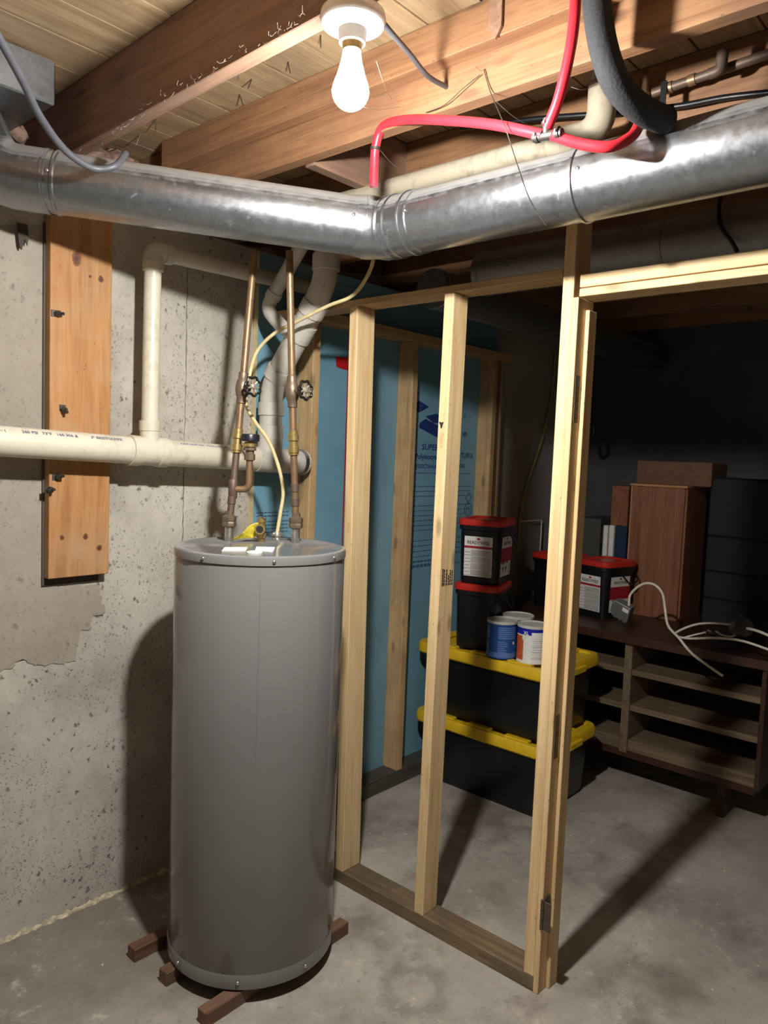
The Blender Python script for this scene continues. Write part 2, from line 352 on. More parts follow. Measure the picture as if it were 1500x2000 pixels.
# smoother skim coat, trowelled on the wall left of and below the amber board
sk = [(-700, 440), (95, 440), (95, 700), (93, 1000), (92, 1142), (120, 1146), (190, 1142), (196, 1165), (204, 1192), (196, 1205), (181, 1200), (176, 1228), (160, 1232), (150, 1262), (146, 1290), (110, 1296), (70, 1300), (38, 1284), (20, 1306), (-60, 1320), (-700, 1420)]
sk2 = []
for (a, b), (c, d) in zip(sk, sk[1:]):
    n_ = 8 if a > -50 and b > 1140 else 1
    sk2 += [(a+(c-a)*k/n_+(random.uniform(-3, 3) if n_ > 1 else 0), b+(d-b)*k/n_+(random.uniform(-2.5, 2.5) if n_ > 1 else 0)) for k in range(n_)]
obj('skim_coat', G().prism([on(a, b, 1, W) for a, b in sk2+[sk[-1]]], (0, -.003, 0)), 'skim', wl, False, org=(.9, W, .8))
a = on(366, 560, 1, W); g = G(); rings = []
for i in range(90):
    z = .05+i*.0245; x = a.x+random.uniform(-.0025, .0025); k = random.uniform(.0005, .002)
    rings.append([(x-k, W+.001, z), (x-k, W-.0009, z), (x+k, W-.0009, z), (x+k, W+.001, z)])
obj('form_seam', g.loft(rings), 'seam_dark', wl, False, org=(a.x, W, 0))
a = on(275, 500, 1, W)
cr = G(); rings = []                     # rough bead of grout along the foot of the wall
for i in range(150):
    x = -.3+i*.0125; d_ = random.uniform(.004, .016); h_ = random.uniform(.006, .022)
    rings.append([(x, W+.004, -.002), (x+random.uniform(-.004, .004), W-d_, -.002), (x, W-d_*.6, h_*.5), (x, W+.004, h_)])
obj('grout_bead', cr.loft(rings), 'grout', wl, False, org=(.6, W, 0))
db = G()                                 # grit and flakes lying on the floor
for i in range(150):
    x, y = random.uniform(.7, 3.2), random.uniform(.5, 2.25)
    if (x-1.451)**2+(y-1.763)**2 < .09 or 1.88 < x < 2.01 or (x > 2.7 and y > 1.5): continue
    r_ = random.uniform(.0015, .0045); a0 = random.uniform(0, 6)
    db.loft([[(x+r_*k*math.cos(a0+q*1.26)*random.uniform(.6, 1.4), y+r_*k*math.sin(a0+q*1.26)*random.uniform(.6, 1.4), z) for q in range(5)] for k, z in ((1, 0), (.6, r_*.7))])
obj('floor_grit', db, 'grout', fl, False)['kind'] = 'stuff'
tag(obj('wall_near', G().box((XN-.2, YN, 0), (XN, W+.2, 2.5)), 'concrete', smooth=False, org=(XN, 0, 0)), 'concrete wall of the basement behind the viewer', 'wall', kind='structure')
tag(obj('wall_right', G().box((XN-.2, YN-.2, 0), (XF+.2, YN, 2.5)), 'concrete', smooth=False, org=(0, YN, 0)), 'concrete wall of the basement on the right side', 'wall', kind='structure')
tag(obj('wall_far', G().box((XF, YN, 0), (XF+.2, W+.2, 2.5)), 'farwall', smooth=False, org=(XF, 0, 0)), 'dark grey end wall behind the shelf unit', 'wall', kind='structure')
obj('grey_facing', G().box((3.47, W-.012, 0), (XF, W, 2.3)), 'greywall', wl, False, org=(4, W, 0))
tag(obj('trim_1', G().box((XN, W+.13, 2.3), (XF, W+.17, ZC)), 'fir_red', smooth=False, org=(0, W, 2.3)), 'wooden rim board on top of the concrete wall', 'trim', kind='structure')
# ---------------- ceiling: planks, joists, nails
ce = empty('ceiling', (1.3, 0, ZC), label='unfinished ceiling of old planks on bare wooden joists', cat_='ceiling', kind='structure')
y = 2.44+.0; k = 0
pm = None
ys = [1.588+.1468*i for i in range(-28, 7)]
for y in ys:
    if pm is None:
        L = XF-XN; pm = mesh('plank', G().box((-L/2, -.0710, 0), (L/2, .0710, .02), 0, .0006), 'plank', False)
    link('plank', pm, Matrix.Translation(((XN+XF)/2+random.uniform(-.002, .002), y+.0734, ZC)), ce)
jx = [-1.55, -1.13, -.71, -.29, .13, .55, None, 1.43, 1.86, 2.28, 2.7, 3.12, 3.54, 3.96, 4.38]
for x in jx:
    if x is None: continue
    m = 'fir'
    board('joist', (x+.019, YN, (ZJ+ZC)/2), (x+.019, W+.12, (ZJ+ZC)/2), (0, 0, ZC-ZJ-.001), .038, m, ce)
board('joist', (.975-.0335*2.2+.019-.02, YN, (ZJ+ZC)/2), (1.03+.019, W+.12, (ZJ+ZC)/2), (0, 0, ZC-ZJ-.001), .038, 'fir_red', ce)
board('nailer', (1.407, YN, 2.48), (1.407, 2.235, 2.48), (0, 0, .088), .043, 'fir', ce)
board('blocking', (1.47, 1.62, 2.43), (1.86, 1.62, 2.43), (0, 0, .18), .038, 'fir_red', ce)
nm_ = mesh('nail', G().lathe([(.0016, 0), (.0016, -.03), (.0003, -.036)], seg=6), 'dark_steel', True)
for x in (1.08, 1.2, 1.3):
    for y in ys:
        if .6 < y < 2.3 and random.random() < .75:
            link('nail', nm_, Matrix.Translation((x+random.uniform(-.04, .04), y+.05+random.uniform(-.02, .04), ZC)) @ Matrix.Rotation(random.uniform(-.5, .5), 4, 'X') @ Matrix.Rotation(random.uniform(-.5, .5), 4, 'Y'), ce)
a, b = on(958, 0, 0, 1.38), on(972, 74, 0, 1.38)
obj('shim', G().prism([on(959, -40, 0, 1.383), on(985, -40, 0, 1.383), on(982, 52, 0, 1.383), on(970, 78, 0, 1.383), on(957, 60, 0, 1.383)], (-.006, 0, 0)), 'fir_red', ce, False)
ig = G()                                  # ragged old insulation stuffed on top of the wall
for bx, by, bz, r in [(1.10, 2.31, 2.40, .05), (1.15, 2.33, 2.42, .06), (1.21, 2.31, 2.41, .065), (1.28, 2.32, 2.43, .06), (1.34, 2.31, 2.41, .055), (1.18, 2.36, 2.46, .05), (1.30, 2.37, 2.47, .045), (.955, 2.33, 2.38, .03), (.965, 2.33, 2.43, .035), (1.25, 2.30, 2.38, .05)]:
    rings = []
    for i in range(7):
        th = math.pi*(i+.5)/7
        rings.append([(bx+r*math.sin(th)*math.cos(p)*random.uniform(.8, 1.25), by+r*math.sin(th)*math.sin(p)*random.uniform(.7, 1.1), bz+r*.8*math.cos(th)+random.uniform(-.008, .008)) for p in [2*math.pi*q/11 for q in range(11)]])
    ig.loft(rings)
tag(obj('insulation_batt', ig, 'insul'), 'torn pinkish brown insulation stuffed between joists above the wall', 'insulation')
cw = G()                                  # dusty cobweb threads on the first joist's lower edge and about the lamp
for i in range(120):
    y = random.uniform(1.02, 2.1); x = .972+(y-1.0)*.052; p = V((x+random.uniform(-.004, .02), y, ZJ+random.uniform(-.002, .015))); q = p+V((random.uniform(-.012, .004), random.uniform(-.02, .02), random.uniform(-.012, .012)))
    cw.tube([p, (p+q)/2+V((0, .004, -.003)), q], random.uniform(.0002, .0005), 4)
for p, q in ((on(690, 205, 0, 1.02), on(780, 208, 0, 1.43)), (on(735, 120, 0, 1.03), on(765, 195, 0, 1.43)), (on(465, 40, 0, 1.0), on(478, 92, 0, .995)), (on(945, 135, 0, 1.42), on(925, 128, 0, 1.425)), (on(740, 290, 0, 1.44), on(790, 335, 0, 1.62)), (on(1115, 170, 0, 1.42), on(1165, 165, 0, 1.45)), (on(960, 190, 0, 1.42), on(1045, 250, 0, 1.6))):
    m_ = (p+q)/2-Z*.008; cw.tube(cat([p, m_, q], 5), .0004, 4)
tag(obj('cobweb', cw, 'web'), 'dusty cobweb threads clinging to the joists around the lamp', 'cobweb', kind='stuff')
# ---------------- insulated wall: blue foam, studs, plates, tape, print
YF, YS = 2.297, 2.208
iw = empty('wall_insulated', (2.6, YF, 0), label='blue foam board wall with bare wooden studs', cat_='wall', kind='structure')
for x0, x1, zb in ((1.846, 2.338, .0), (2.341, 3.47, .0)):
    g = G().box((x0, YF, zb), (x1, W-.001, 2.29), 0); g.m[5] = 1; g.m[3] = 1
    obj('foam_panel', g, ['foam', 'foam_edge'], iw, False, org=(0, YF, 0))
for x in (2.053, 2.667, 3.322): board('stud', (x+.019, (YF+YS)/2, .07), (x+.019, (YF+YS)/2, 2.065), (0, YF-YS, 0), .038, 'pine_old', iw)
board('stud', (3.40, (YF+YS)/2+.01, .07), (3.40, (YF+YS)/2+.01, 2.065), (0, .07, 0), .03, 'fir_red', iw)
board('corner_strip', (3.445, 2.255, .0), (3.435, 2.255, 2.1), (0, .05, 0), .02, 'pine_old', iw)
board('sill_plate', (2.0, (YF+YS)/2, .035), (3.45, (YF+YS)/2, .035), (0, YF-YS, 0), .07, 'sill', iw)
board('top_plate', (1.99, (YF+YS)/2, 2.085), (3.5, (YF+YS)/2, 2.085), (0, YF-YS, 0), .038, 'pine_old', iw)
tg = G().box((2.336, YF-.0012, .1), (2.342, YF, 1.97))
obj('tape_strip', tg, 'tape', iw, False)
obj('tape_flap', G().prism([on(a, b, 1, YF-.002) for a, b in ((656, 697), (678, 698), (679, 723), (667, 720), (657, 716))], (0, -.0015, 0)), 'tape', iw, False)
pr = G(); u, v, n = X, Z, -Y
def at(px, py): return on(px, py, 1, YF-.0005)
h = lambda p0, p1: abs((at(*p1)-at(*p0)).z)
def fit(body, x0, x1, y0, hp, bold=.0015):
    a, b = at(x0, y0), at(x1, y0); tv_, tf_ = text_geo(body, 1, .022); xs = [p.x for p in tv_]; H_ = h((x0, y0-hp), (x0, y0))
    k = (b.x-a.x)/(max(xs)-min(xs)); pr.add([V((a.x+(p.x-min(xs))*k, YF-.0009, a.z+p.y*H_/.73)) for p in tv_], tf_)
fit('SUPER', 824, 857, 878, 12); fit('Isolant', 771, 803, 896, 11); fit('Polyisocyanurate', 811, 878, 896, 11); fit('TUFF-R', 900, 924, 895, 11)
fit('POLYISOCYANURATE', 799, 866, 914, 8.5); fit('INSULATION', 868, 907, 913, 8.5)
def film(pts, mi=0): pr.prism([at(*p) for p in pts], (0, -.0006, 0), mi)
film([(818, 782), (838, 795), (818, 806), (806, 795)]); film([(820, 826), (831, 818), (868, 838), (868, 862), (818, 835)])
film([(831, 813), (852, 808), (870, 816), (872, 826), (846, 826)])
put_text(pr, 'y', at(819, 799), u, v, n-Y*.0, .05, 1, 0, 1, .0016)
put_text(pr, 'R', at(905, 818), u, v, n, .04, 1); film([(903, 846), (908, 843), (912, 846), (912, 851), (907, 853), (903, 850)], 1)
obj('board_print', pr, ['ink', 'ink_dim'], iw, False, org=(2.9, YF, 1.5))
pr = G(); xa, xb = at(770, 930).x, at(924, 925).x; z = at(850, 925).z
rows = [z, ]+[z-.065-.024*i for i in range(3)]+[z-.16-.024*i for i in range(6)]+[z-.33-.026*i for i in range(4)]+[z-.46]
for zz in rows:
    x = xa
    while x < xb-.02:
        L = random.uniform(.012, .05); pr.box((x, YF-.0009, zz), (min(x+L, xb), YF-.0002, zz+.0038)); x += L+.007
for zz, L in ((at(820, 1098).z, .3), (at(820, 1106).z, .12)):
    x = at(806, 1098).x
    while x < at(806, 1098).x+L: pr.box((x, YF-.0009, zz), (x+.022, YF-.0002, zz+.009)); x += .029
for zz in (at(500, 1003).z, at(500, 1010).z, at(520, 1020).z, at(520, 1027).z, at(520, 1034).z, at(520, 1041).z):
    for i in range(9): pr.box((1.862+i*.0185, YF-.0009, zz), (1.862+i*.0185+.0145, YF-.0002, zz+.0045))
c = at(915, 972); pr.prism([c+X*a+Z*b for a, b in ((-.03, 0), (0, .03), (.03, 0), (.022, 0), (0, .022), (-.022, 0))], (0, -.0005, 0)); pr.prism([c+X*a+Z*b for a, b in ((-.03, 0), (-.022, 0), (0, -.022), (.022, 0), (.03, 0), (0, -.03))], (0, -.0005, 0))
c = at(914, 995)
for i in range(16):
    a0, a1 = 2*math.pi*i/16, 2*math.pi*(i+1)/16; pr.prism([c+X*r*math.cos(a)+Z*r*math.sin(a) for r, a in ((.036, a0), (.036, a1), (.03, a1), (.03, a0))], (0, -.0005, 0))
put_text(pr, 'PL', c-X*.02-Z*.015, u, v, n, .045)
obj('fine_print', pr, 'ink_dim', iw, False, org=(2.9, YF, 1.2))
# ---------------- framed partition
pa = empty('wall_partition', (P+.045, 1.5, 0), label='bare pine stud partition with an open doorway', cat_='wall', kind='structure')
board('bottom_plate', (P+.0445, .985+.03, .0225), (P+.0445, YS, .0225), (.089, 0, 0), .045, 'plate', pa)
board('top_plate', (P+.0445, 1.055, 2.0645), (P+.0445, W, 2.0645), (.089, 0, 0), .022, 'pine_old', pa)
def pstud(t0, b0, z0, z1, wd=.038, dep=.089, mat='pine'):
    a, b = on(*t0, 0, P), on(*b0, 0, P); s = (a.y-b.y)/(a.z-b.z); f = lambda zz: b.y+s*(zz-b.z)-wd/2
    return board('stud', (P+dep/2, f(z0), z0), (P+dep/2, f(z1), z1), (dep, 0, 0), wd, mat, pa)
s1 = pstud((683, 605), (655, 1690), .045, 2.053); s2 = pstud((868, 577), (808, 1785), .045, 2.053, .037, .075)
s3 = pstud((1100, 540), (1022, 1900), .045, 2.345, .034)
# door post: stop strip, hinge, mortises
y3 = lambda zz: on(1100, 540, 0, P).y - .051 + (zz-on(1100, 540, 0, P).z)*((on(1100, 540, 0, P).y-on(1022, 1900, 0, P).y)/(on(1100, 540, 0, P).z-on(1022, 1900, 0, P).z))
board('jamb', (P+.0435, y3(0)+.0082, 0), (P+.0435, y3(1.993)+.0082, 1.993), (.091, 0, 0), .0164, 'pine', pa)
board('door_stop', (P+.066, y3(0)-.006, 0), (P+.066, y3(1.965)-.006, 1.965), (.046, 0, 0), .012, 'pine', pa)
hy = .12
board('header', (P+.0445, hy, 2.035), (P+.0445, y3(2.03), 2.035), (.089, 0, 0), .034, 'pine', pa)
board('head_jamb', (P+.0445, hy, 2.0045), (P+.0445, y3(2.0), 2.0045), (.089, 0, 0), .021, 'pine', pa)
board('stud', (P+.0445, hy-.02, 0), (P+.0445, hy-.02, 2.345), (.089, 0, 0), .038, 'pine', pa)
for z0, z1 in ((1.655, 1.785), (.70, .83)):
    g = G().box((P+.008, y3(z0)-.0012, z0), (P+.034, y3(z1)+.003, z1), 0, .001)
    for q in (.2, .8): g.lathe([(.004, 0), (.004, .0012)], (P+.022, y3(z0)-.0012, z0+(z1-z0)*q), (0, -1, 0), 8, 1)
    obj('hinge_mortise', g, ['plate', 'dark_steel'], pa, False)
hz0, hz1 = on(1060, 1815, 0, P).z, on(1060, 1755, 0, P).z; yy = y3(hz0)
g = G().box((P-.003, yy-.004, hz0), (P+.036, yy-.001, hz1), 0, .001).box((P-.004, yy-.028, hz0), (P-.001, yy+.004, hz1-.004), 0, .001)
for i in range(3): g.lathe([(.005, hz0+(hz1-hz0)*i/3+.001), (.005, hz0+(hz1-hz0)*(i+1)/3-.001)], (P-.005, yy-.001, 0), seg=10)
for i in range(3): g.lathe([(.004, 0), (.004, .001)], (P-.004, yy-.018, hz0+(hz1-hz0)*(.2+.3*i)), (-1, 0, 0), 8)
obj('hinge', g, 'rust', pa)
# grade stamp and a dark mark on the middle stud, knots on studs
def stamp(p0, rows, mat):
    g = G()
    for r in rows: g.prism([on(a, b, 0, P-.0002) for a, b in r], (-.0005, 0, 0))
    return g
y2 = lambda px, py: on(px, py, 0, P)
g = G(); c = on(862, 829, 0, P-.0002)
g.prism([c+Y*a+Z*b for a, b in ((.009, .006), (.006, .009), (.001, .006), (-.005, .007), (-.009, .008), (-.006, -.001), (-.003, -.011), (.002, -.013), (.004, -.002))], (-.0006, 0, 0))
obj('ink_mark', g, 'ink_black', pa, False)
g = G(); ys2 = on(882, 1130, 0, P).y; yb = ys2-.0
bz = on(878, 1130, 0, P).z
aa, bb = on(868, 577, 0, P), on(808, 1785, 0, P); y2s = bb.y+(aa.y-bb.y)/(aa.z-bb.z)*(bz-bb.z)-.037-.0004
for i, (x0, L) in enumerate(((.012, .05), (.02, .046), (.032, .05), (.043, .03), (.052, .05), (.062, .045))):
    z = bz-.03
    while z < bz-.03+L:
        d = random.uniform(.004, .01); g.box((P+x0, y2s-.0005, z), (P+x0+.005, y2s+.0002, z+d)); z += d+.003
obj('grade_stamp', g, 'ink_black', pa, False)
# ================================================================== BIG DUCT
du = empty('air_duct', (1.6, 1.45, 2.09), label='large shiny galvanised round duct with a bend, hung below the joists', cat_='duct')
DR = .079
c0, c1, c2 = V((.93, 2.08, 2.238)), V((1.605, 1.455, 2.172)), V((1.605, -1.2, 2.19))
d01 = (c1-c0).normalized()
def run(name, a, b, r=DR, mat='galv', par=du, seg=40, beads=()):
    a, b = V(a), V(b); L = (b-a).length; prof = [(r, 0)]
    for q in beads: prof += [(r, q-.006), (r+.0035, q-.003), (r+.0035, q+.003), (r, q+.006)]
    prof += [(r, L)]
    return obj(name, G().lathe(prof, a, b-a, seg), mat, par, org=(a+b)/2)
run('duct_section', c0, c1-d01*.05, beads=(.02, .05))
run('duct_section', c1-Y*.10, c1-Y*.62, beads=(.012, .035)); run('duct_section', c1-Y*.60, c2, DR+.0015, beads=(.01,))
# elbow of mitred gores at the bend
gp = [c1-d01*.075, c1-d01*.035, c1-d01*.012-Y*.008, c1-Y*.035+d01*.004, c1-Y*.075, c1-Y*.125]
g = G(); rr = DR+.002; pl = fillet([c1-d01*.08, c1, c1-Y*.13], .075, 3)
rad = []; pp = []
for i, p in enumerate(pl): pp.append(p); rad.append(rr+(.004 if 0 < i < len(pl)-1 and i % 2 else .0))
g.tube(pp, rad, 40); obj('elbow', g, 'galv', du)
for p, d in ((c1-d01*.055, d01), (c1-Y*.035, Y), (c1-Y*.06, Y), (c1-Y*.112, Y)):
    obj('seam_ring', G().lathe([(DR, -.005), (DR+.006, -.002), (DR+.006, .002), (DR, .005)], p, d, 40), 'galv', du)
# far left: second elbow turning up into a boot
e0 = c0+d01*.03; g = G().tube(fillet([e0, c0-d01*.12, c0-d01*.14+V((-.06, .02, .17))], .12, 8), DR+.003, 36)
obj('elbow', g, 'galv', du)
obj('boot', G().box((.62, 2.0, 2.41), (.93, 2.28, ZC-.005), 0, .004), 'galv', du, False)
sr = mesh('screw', G().lathe([(.005, 0), (.005, .002), (.002, .004)], seg=8), 'steel', True)
for p, d in ((c1-d01*.09, -fw), (c1-Y*.14, -fw), (c0+d01*.04, -fw), (c1-Y*.63, -fw)):
    q = d-d01*d.dot(d01) if p.y > c1.y else V((d.x, 0, d.z)); q.normalize()
    link('screw', sr, Matrix.Translation(p+q*(DR+.001)) @ q.to_track_quat('Z', 'Y').to_matrix().to_4x4(), du)
# ducts of the dark room
d3 = empty('round_duct', (2.36, 0, 2.14), label='dull galvanised round duct running behind the partition above the door header', cat_='duct')
run('duct_section', (2.36, 1.64, 2.225), (2.36, .95, 2.225), .078, 'galv_dull', d3, 32, (.02,)); run('duct_section', (2.36, .96, 2.225), (2.36, -1.5, 2.225), .08, 'galv_dull', d3, 32, (.01,))
a = on(1000, 612, 2, 2.2)
d4 = empty('round_duct', (3.3, a.y, 2.12), label='dim round duct crossing the dark room under its ceiling', cat_='duct')
run('duct_section', (2.35, a.y, 2.2), (3.4, a.y, 2.2), .075, 'galv_dull', d4, 32, (.03,)); run('duct_section', (3.39, a.y, 2.2), (4.58, a.y, 2.2), .077, 'galv_dull', d4, 32, (.01,))
# ================================================================== WATER HEATER
HC = V((1.451, 1.763, 0)); HR, HZ0, HZ1 = .2525, .046, 1.263
he = empty('water_heater', (HC.x, HC.y, .04), label='tall grey cylindrical water heater standing on wooden sticks', cat_='water heater')
L = lambda prof, **k: G().lathe(prof, (HC.x, HC.y, 0), seg=96, **k)
obj('body', L([(HR-.004, .085), (HR-.002, .09), (HR-.002, 1.236), (HR-.004, 1.24)], caps=False), 'heater', he)
obj('base_ring', L([(HR-.01, HZ0), (HR-.001, HZ0+.001), (HR, .085), (HR-.003, .09)], caps=False), 'heater', he)
obj('base_pan', L([(HR-.03, .0405), (HR-.03, HZ0+.03)]), 'heater_dk', he)
obj('top_cap', L([(HR-.004, 1.236), (HR+.001, 1.238), (HR+.001, 1.255), (HR-.001, 1.2605), (HR-.006, HZ1), (HR-.02, HZ1), (HR-.024, HZ1-.003), (.0, HZ1-.003)], caps=False), 'heater_top', he)
ca = math.atan2(-HC.y, -HC.x)             # towards the viewer
obj('seam', G().box((HR-.0035, -.0006, .1), (HR-.001, .0006, 1.2)), 'heater', he, False).matrix_basis = Matrix.Translation((0, 0, -.04)) @ Matrix.Rotation(ca+.0, 4, 'Z') @ Matrix.Translation((HR-.0024, 0, .1))
hs = mesh('screw', G().lathe([(.0055, 0), (.0055, .0015), (.004, .004), (.0015, .005)], seg=10), 'steel', True)
def ring_at(px, py, z):
    for s in range(400):
        a = ca-1.35+2.7*s/399; p = HC+V((math.cos(a)*HR, math.sin(a)*HR, z)); d = p-CAM
        if 750+FPX*d.dot(rt)/d.dot(fw) > px: return a
for px, z in ((396, 1.249), (535, 1.249), (652, 1.249), (347, .068), (464, .068), (596, .068)):
    a = ring_at(px, 0, z)
    link('screw', hs, Matrix.Translation(HC+V((math.cos(a)*HR, math.sin(a)*HR, z))) @ Matrix.Rotation(a, 4, 'Z') @ Matrix.Rotation(math.pi/2, 4, 'Y'), he)
HT = HZ1-.003
def sticker(pts, mat='white', th=.0008, par=he):
    return obj('sticker', G().prism([on(a, b, 2, HT) for a, b in pts], (0, 0, th)), mat, par, False)
for pts in (((439, 1069), (484, 1069), (480, 1076), (433, 1076)), ((501, 1068), (537, 1069), (533, 1078), (498, 1075))): sticker(pts)
c = on(497, 1079, 2, HT); obj('round_plug', G().lathe([(.022, 0), (.022, .002), (.014, .004)], c, seg=24), 'white', he)
NL, NR = on(447, 1057, 2, HT), on(577, 1060, 2, HT)
for p in (NL, NR): obj('nipple', G().lathe([(.0135, 0), (.0135, .048)], p, seg=20), 'steel', he)
c = on(545, 1051, 2, HT); obj('junction_cover', G().lathe([(.06, 0), (.06, .002), (.056, .003)], on(545, 1051, 2, HT)-V((.03, .03, 0)), seg=30), 'heater', he)
cb = on(541, 1049, 2, HT)
g = G().lathe([(.014, 0), (.014, .014), (.011, .018)], cb, seg=16).box(cb+V((-.02, -.006, .004)), cb+V((.02, .006, .016)), 0, .002)
obj('cable_clamp', g, 'chip', he)
# relief valve with tag
vb = on(510, 1058, 2, HT); tv = -fw.copy(); tv.z = 0; tv.normalize()
g = G().lathe([(.012, 0), (.012, .012), (.0155, .013), (.0155, .026), (.012, .028), (.012, .06), (.014, .061), (.014, .072), (.006, .076)], vb, seg=18)
rv = obj('relief_valve', g, 'brass', he)
o_ = vb+Z*.042; g = G().lathe([(.011, .0), (.0125, .02), (.016, .021), (.016, .034), (.0115, .034), (.0115, .012)], o_, tv, 22)
obj('outlet', g, 'brass', rv)
obj('outlet_bore', G().lathe([(.0112, .013), (.0112, .0335)], o_, tv, 18), 'heater_dk', rv)
obj('lever', G().box(vb+V((-.004, -.02, .076)), vb+V((.004, .02, .079)), 0, .001), 'steel', rv)
mp_ = (vb-CAM).dot(fw)/FPX; tq = lambda a, b, k=0: vb+rt0*((a-510)*mp_)-Z*((b-1058)*mp_)+tv*k
tg = G()
for q in (((513, 1018, .004), (497, 1021, .012), (486, 1028, .02), (494, 1050, .016), (503, 1046, .01)), ((486, 1028, .02), (477, 1040, .03), (470, 1052, .026), (494, 1050, .016)), ((477, 1040, .03), (462, 1051, .04), (455, 1055, .042), (470, 1052, .026))):
    tg.prism([tq(*p) for p in q], tv*.0006)
obj('tag', tg, 'tag', rv, False)
for i, y in enumerate((1.603, 1.815, 1.972)):
    x0 = (1.158, 1.172, 1.163)[i]; x1 = (1.715, 1.60, 1.63)[i]
    b = board('wood_stick', (x0, y, .02), (x1, y+(.012, 0, -.006)[i], .02), (0, .04, 0), .04, 'stick')
    tag(b, ('brown scrap wood stick under the front edge of the water heater', 'short-ended wood stick under the middle of the water heater', 'dark wood stick under the wall side of the water heater')[i], 'wood stick', 'sticks under the water heater')
# ================================================================== COPPER LINES
def wheel(c, ax, name, par, rad=.027):
    ax = V(ax).normalized(); p = ax.orthogonal().normalized(); q = ax.cross(p); g = G()
    n = 48; pts = [c+ax*.0+(p*math.cos(t)+q*math.sin(t))*rad*(1+.11*math.cos(7*t)) for t in [2*math.pi*i/n for i in range(n+1)]]
    g.tube(pts, .0042, 8, 0, False)
    for i in range(7):
        t = 2*math.pi*(i+.5)/7; g.tube([c-ax*.003, c+(p*math.cos(t)+q*math.sin(t))*rad*.93], .0032, 6, 1)
    g.lathe([(.008, -.006), (.008, .005), (.004, .007)], c, ax, 12, 1)
    return obj(name, g, ['iron', 'chip'], par)
def line(base, top, label, vz, hdir, side):
    t = empty('copper_pipe', base, label=label, cat_='pipe'); base, top = V(base), V(top); d = (top-base).normalized(); at_ = lambda z: base+d*((z-base.z)/d.z)
    b0 = base+Z*.044
    bp = lambda z: b0+(at_(1.62)-b0)*((z-b0.z)/(1.62-b0.z))
    obj('union_nut', G().lathe([(.014, 0), (.0215, .004), (.0225, .014), (.02, .018), (.0225, .022), (.0225, .034), (.013, .04), (.013, .05)], b0, Z, 8), 'bronze', t)
    zb = at_(1.62).z
    obj('lower_pipe', G().tube([bp(b0.z+.045), bp(1.40), bp(1.54)], .0108, 16), 'copper_dk' if side else 'copper', t)
    for z in (1.375, 1.42):
        p = bp(z); obj('solder_joint', G().lathe([(.011, 0), (.013, .002), (.013, .024), (.011, .026)], p, d, 16), 'copper_dk', t)
    p = bp(1.535); obj('brass_coupling', G().lathe([(.0125, 0), (.0155, .001), (.0155, .006), (.014, .007), (.0175, .009), (.0175, .027), (.013, .029), (.013, .044), (.0175, .046), (.0175, .062), (.0145, .064), (.0145, .076), (.0115, .078)], p, d, 18), 'brass', t)
    obj('upper_pipe', G().tube([bp(1.60), at_(1.75), at_(1.9), top], .0112, 16), 'copper', t)
    v0 = at_(vz); g = G().lathe([(.0115, -.05), (.015, -.048), (.015, -.028), (.018, -.024), (.0215, -.008), (.0215, .008), (.018, .024), (.015, .028), (.015, .048), (.0115, .05)], v0, d, 20)
    g.lathe([(.011, .01), (.011, .03), (.014, .031), (.014, .042), (.006, .044), (.004, .062)], v0, hdir, 14)
    val = obj('stop_valve', g, 'bronze', t); wheel(v0+V(hdir).normalized()*.058, hdir, 'handwheel', val)
    return t, bp
lt_, bpl = line(NL, on(497, 490, 1, 1.93), 'left copper water pipe with black cap side branch on the heater', on(470, 758, 1, 1.93).z, rt0*.75+(-fw)*.75+V((0, 0, .0)), True)
rt_, bpr = line(NR, on(565, 490, 1, 1.80), 'right copper water pipe with handwheel valve pointing at the foam wall', on(578, 765, 1, 1.78).z, rt0*.75-fw*.62, False)
# vacuum relief branch on the left pipe
jz = on(448, 955, 1, NL.y).z; p = bpl(jz); br = [p, p+rt0*.045-Z*.004, p+rt0*.05+Z*.012, p+rt0*.05+Z*.1]
obj('branch_tee', G().lathe([(.0125, -.03), (.014, -.028), (.014, .028), (.0125, .03)], p, Z, 16), 'copper_dk', lt_)
obj('branch_pipe', G().tube(fillet([p, p+rt0*.05, p+rt0*.05+Z*.105], .022, 6), .0105, 14), 'copper', lt_)
q = p+rt0*.05+Z*.09; obj('branch_nut', G().lathe([(.011, 0), (.017, .002), (.017, .02), (.013, .022), (.013, .03), (.02, .032), (.02, .04)], q, Z, 8), 'bronze', lt_)
bv = obj('vacuum_breaker', G().lathe([(.014, .04), (.021, .043), (.021, .052), (.016, .056), (.016, .062)], q, Z, 20), 'brass', lt_)
obj('black_cap', G().lathe([(.027, .06), (.029, .062), (.029, .078), (.027, .082), (.01, .083)], q, Z, 28), 'cap_black', bv)
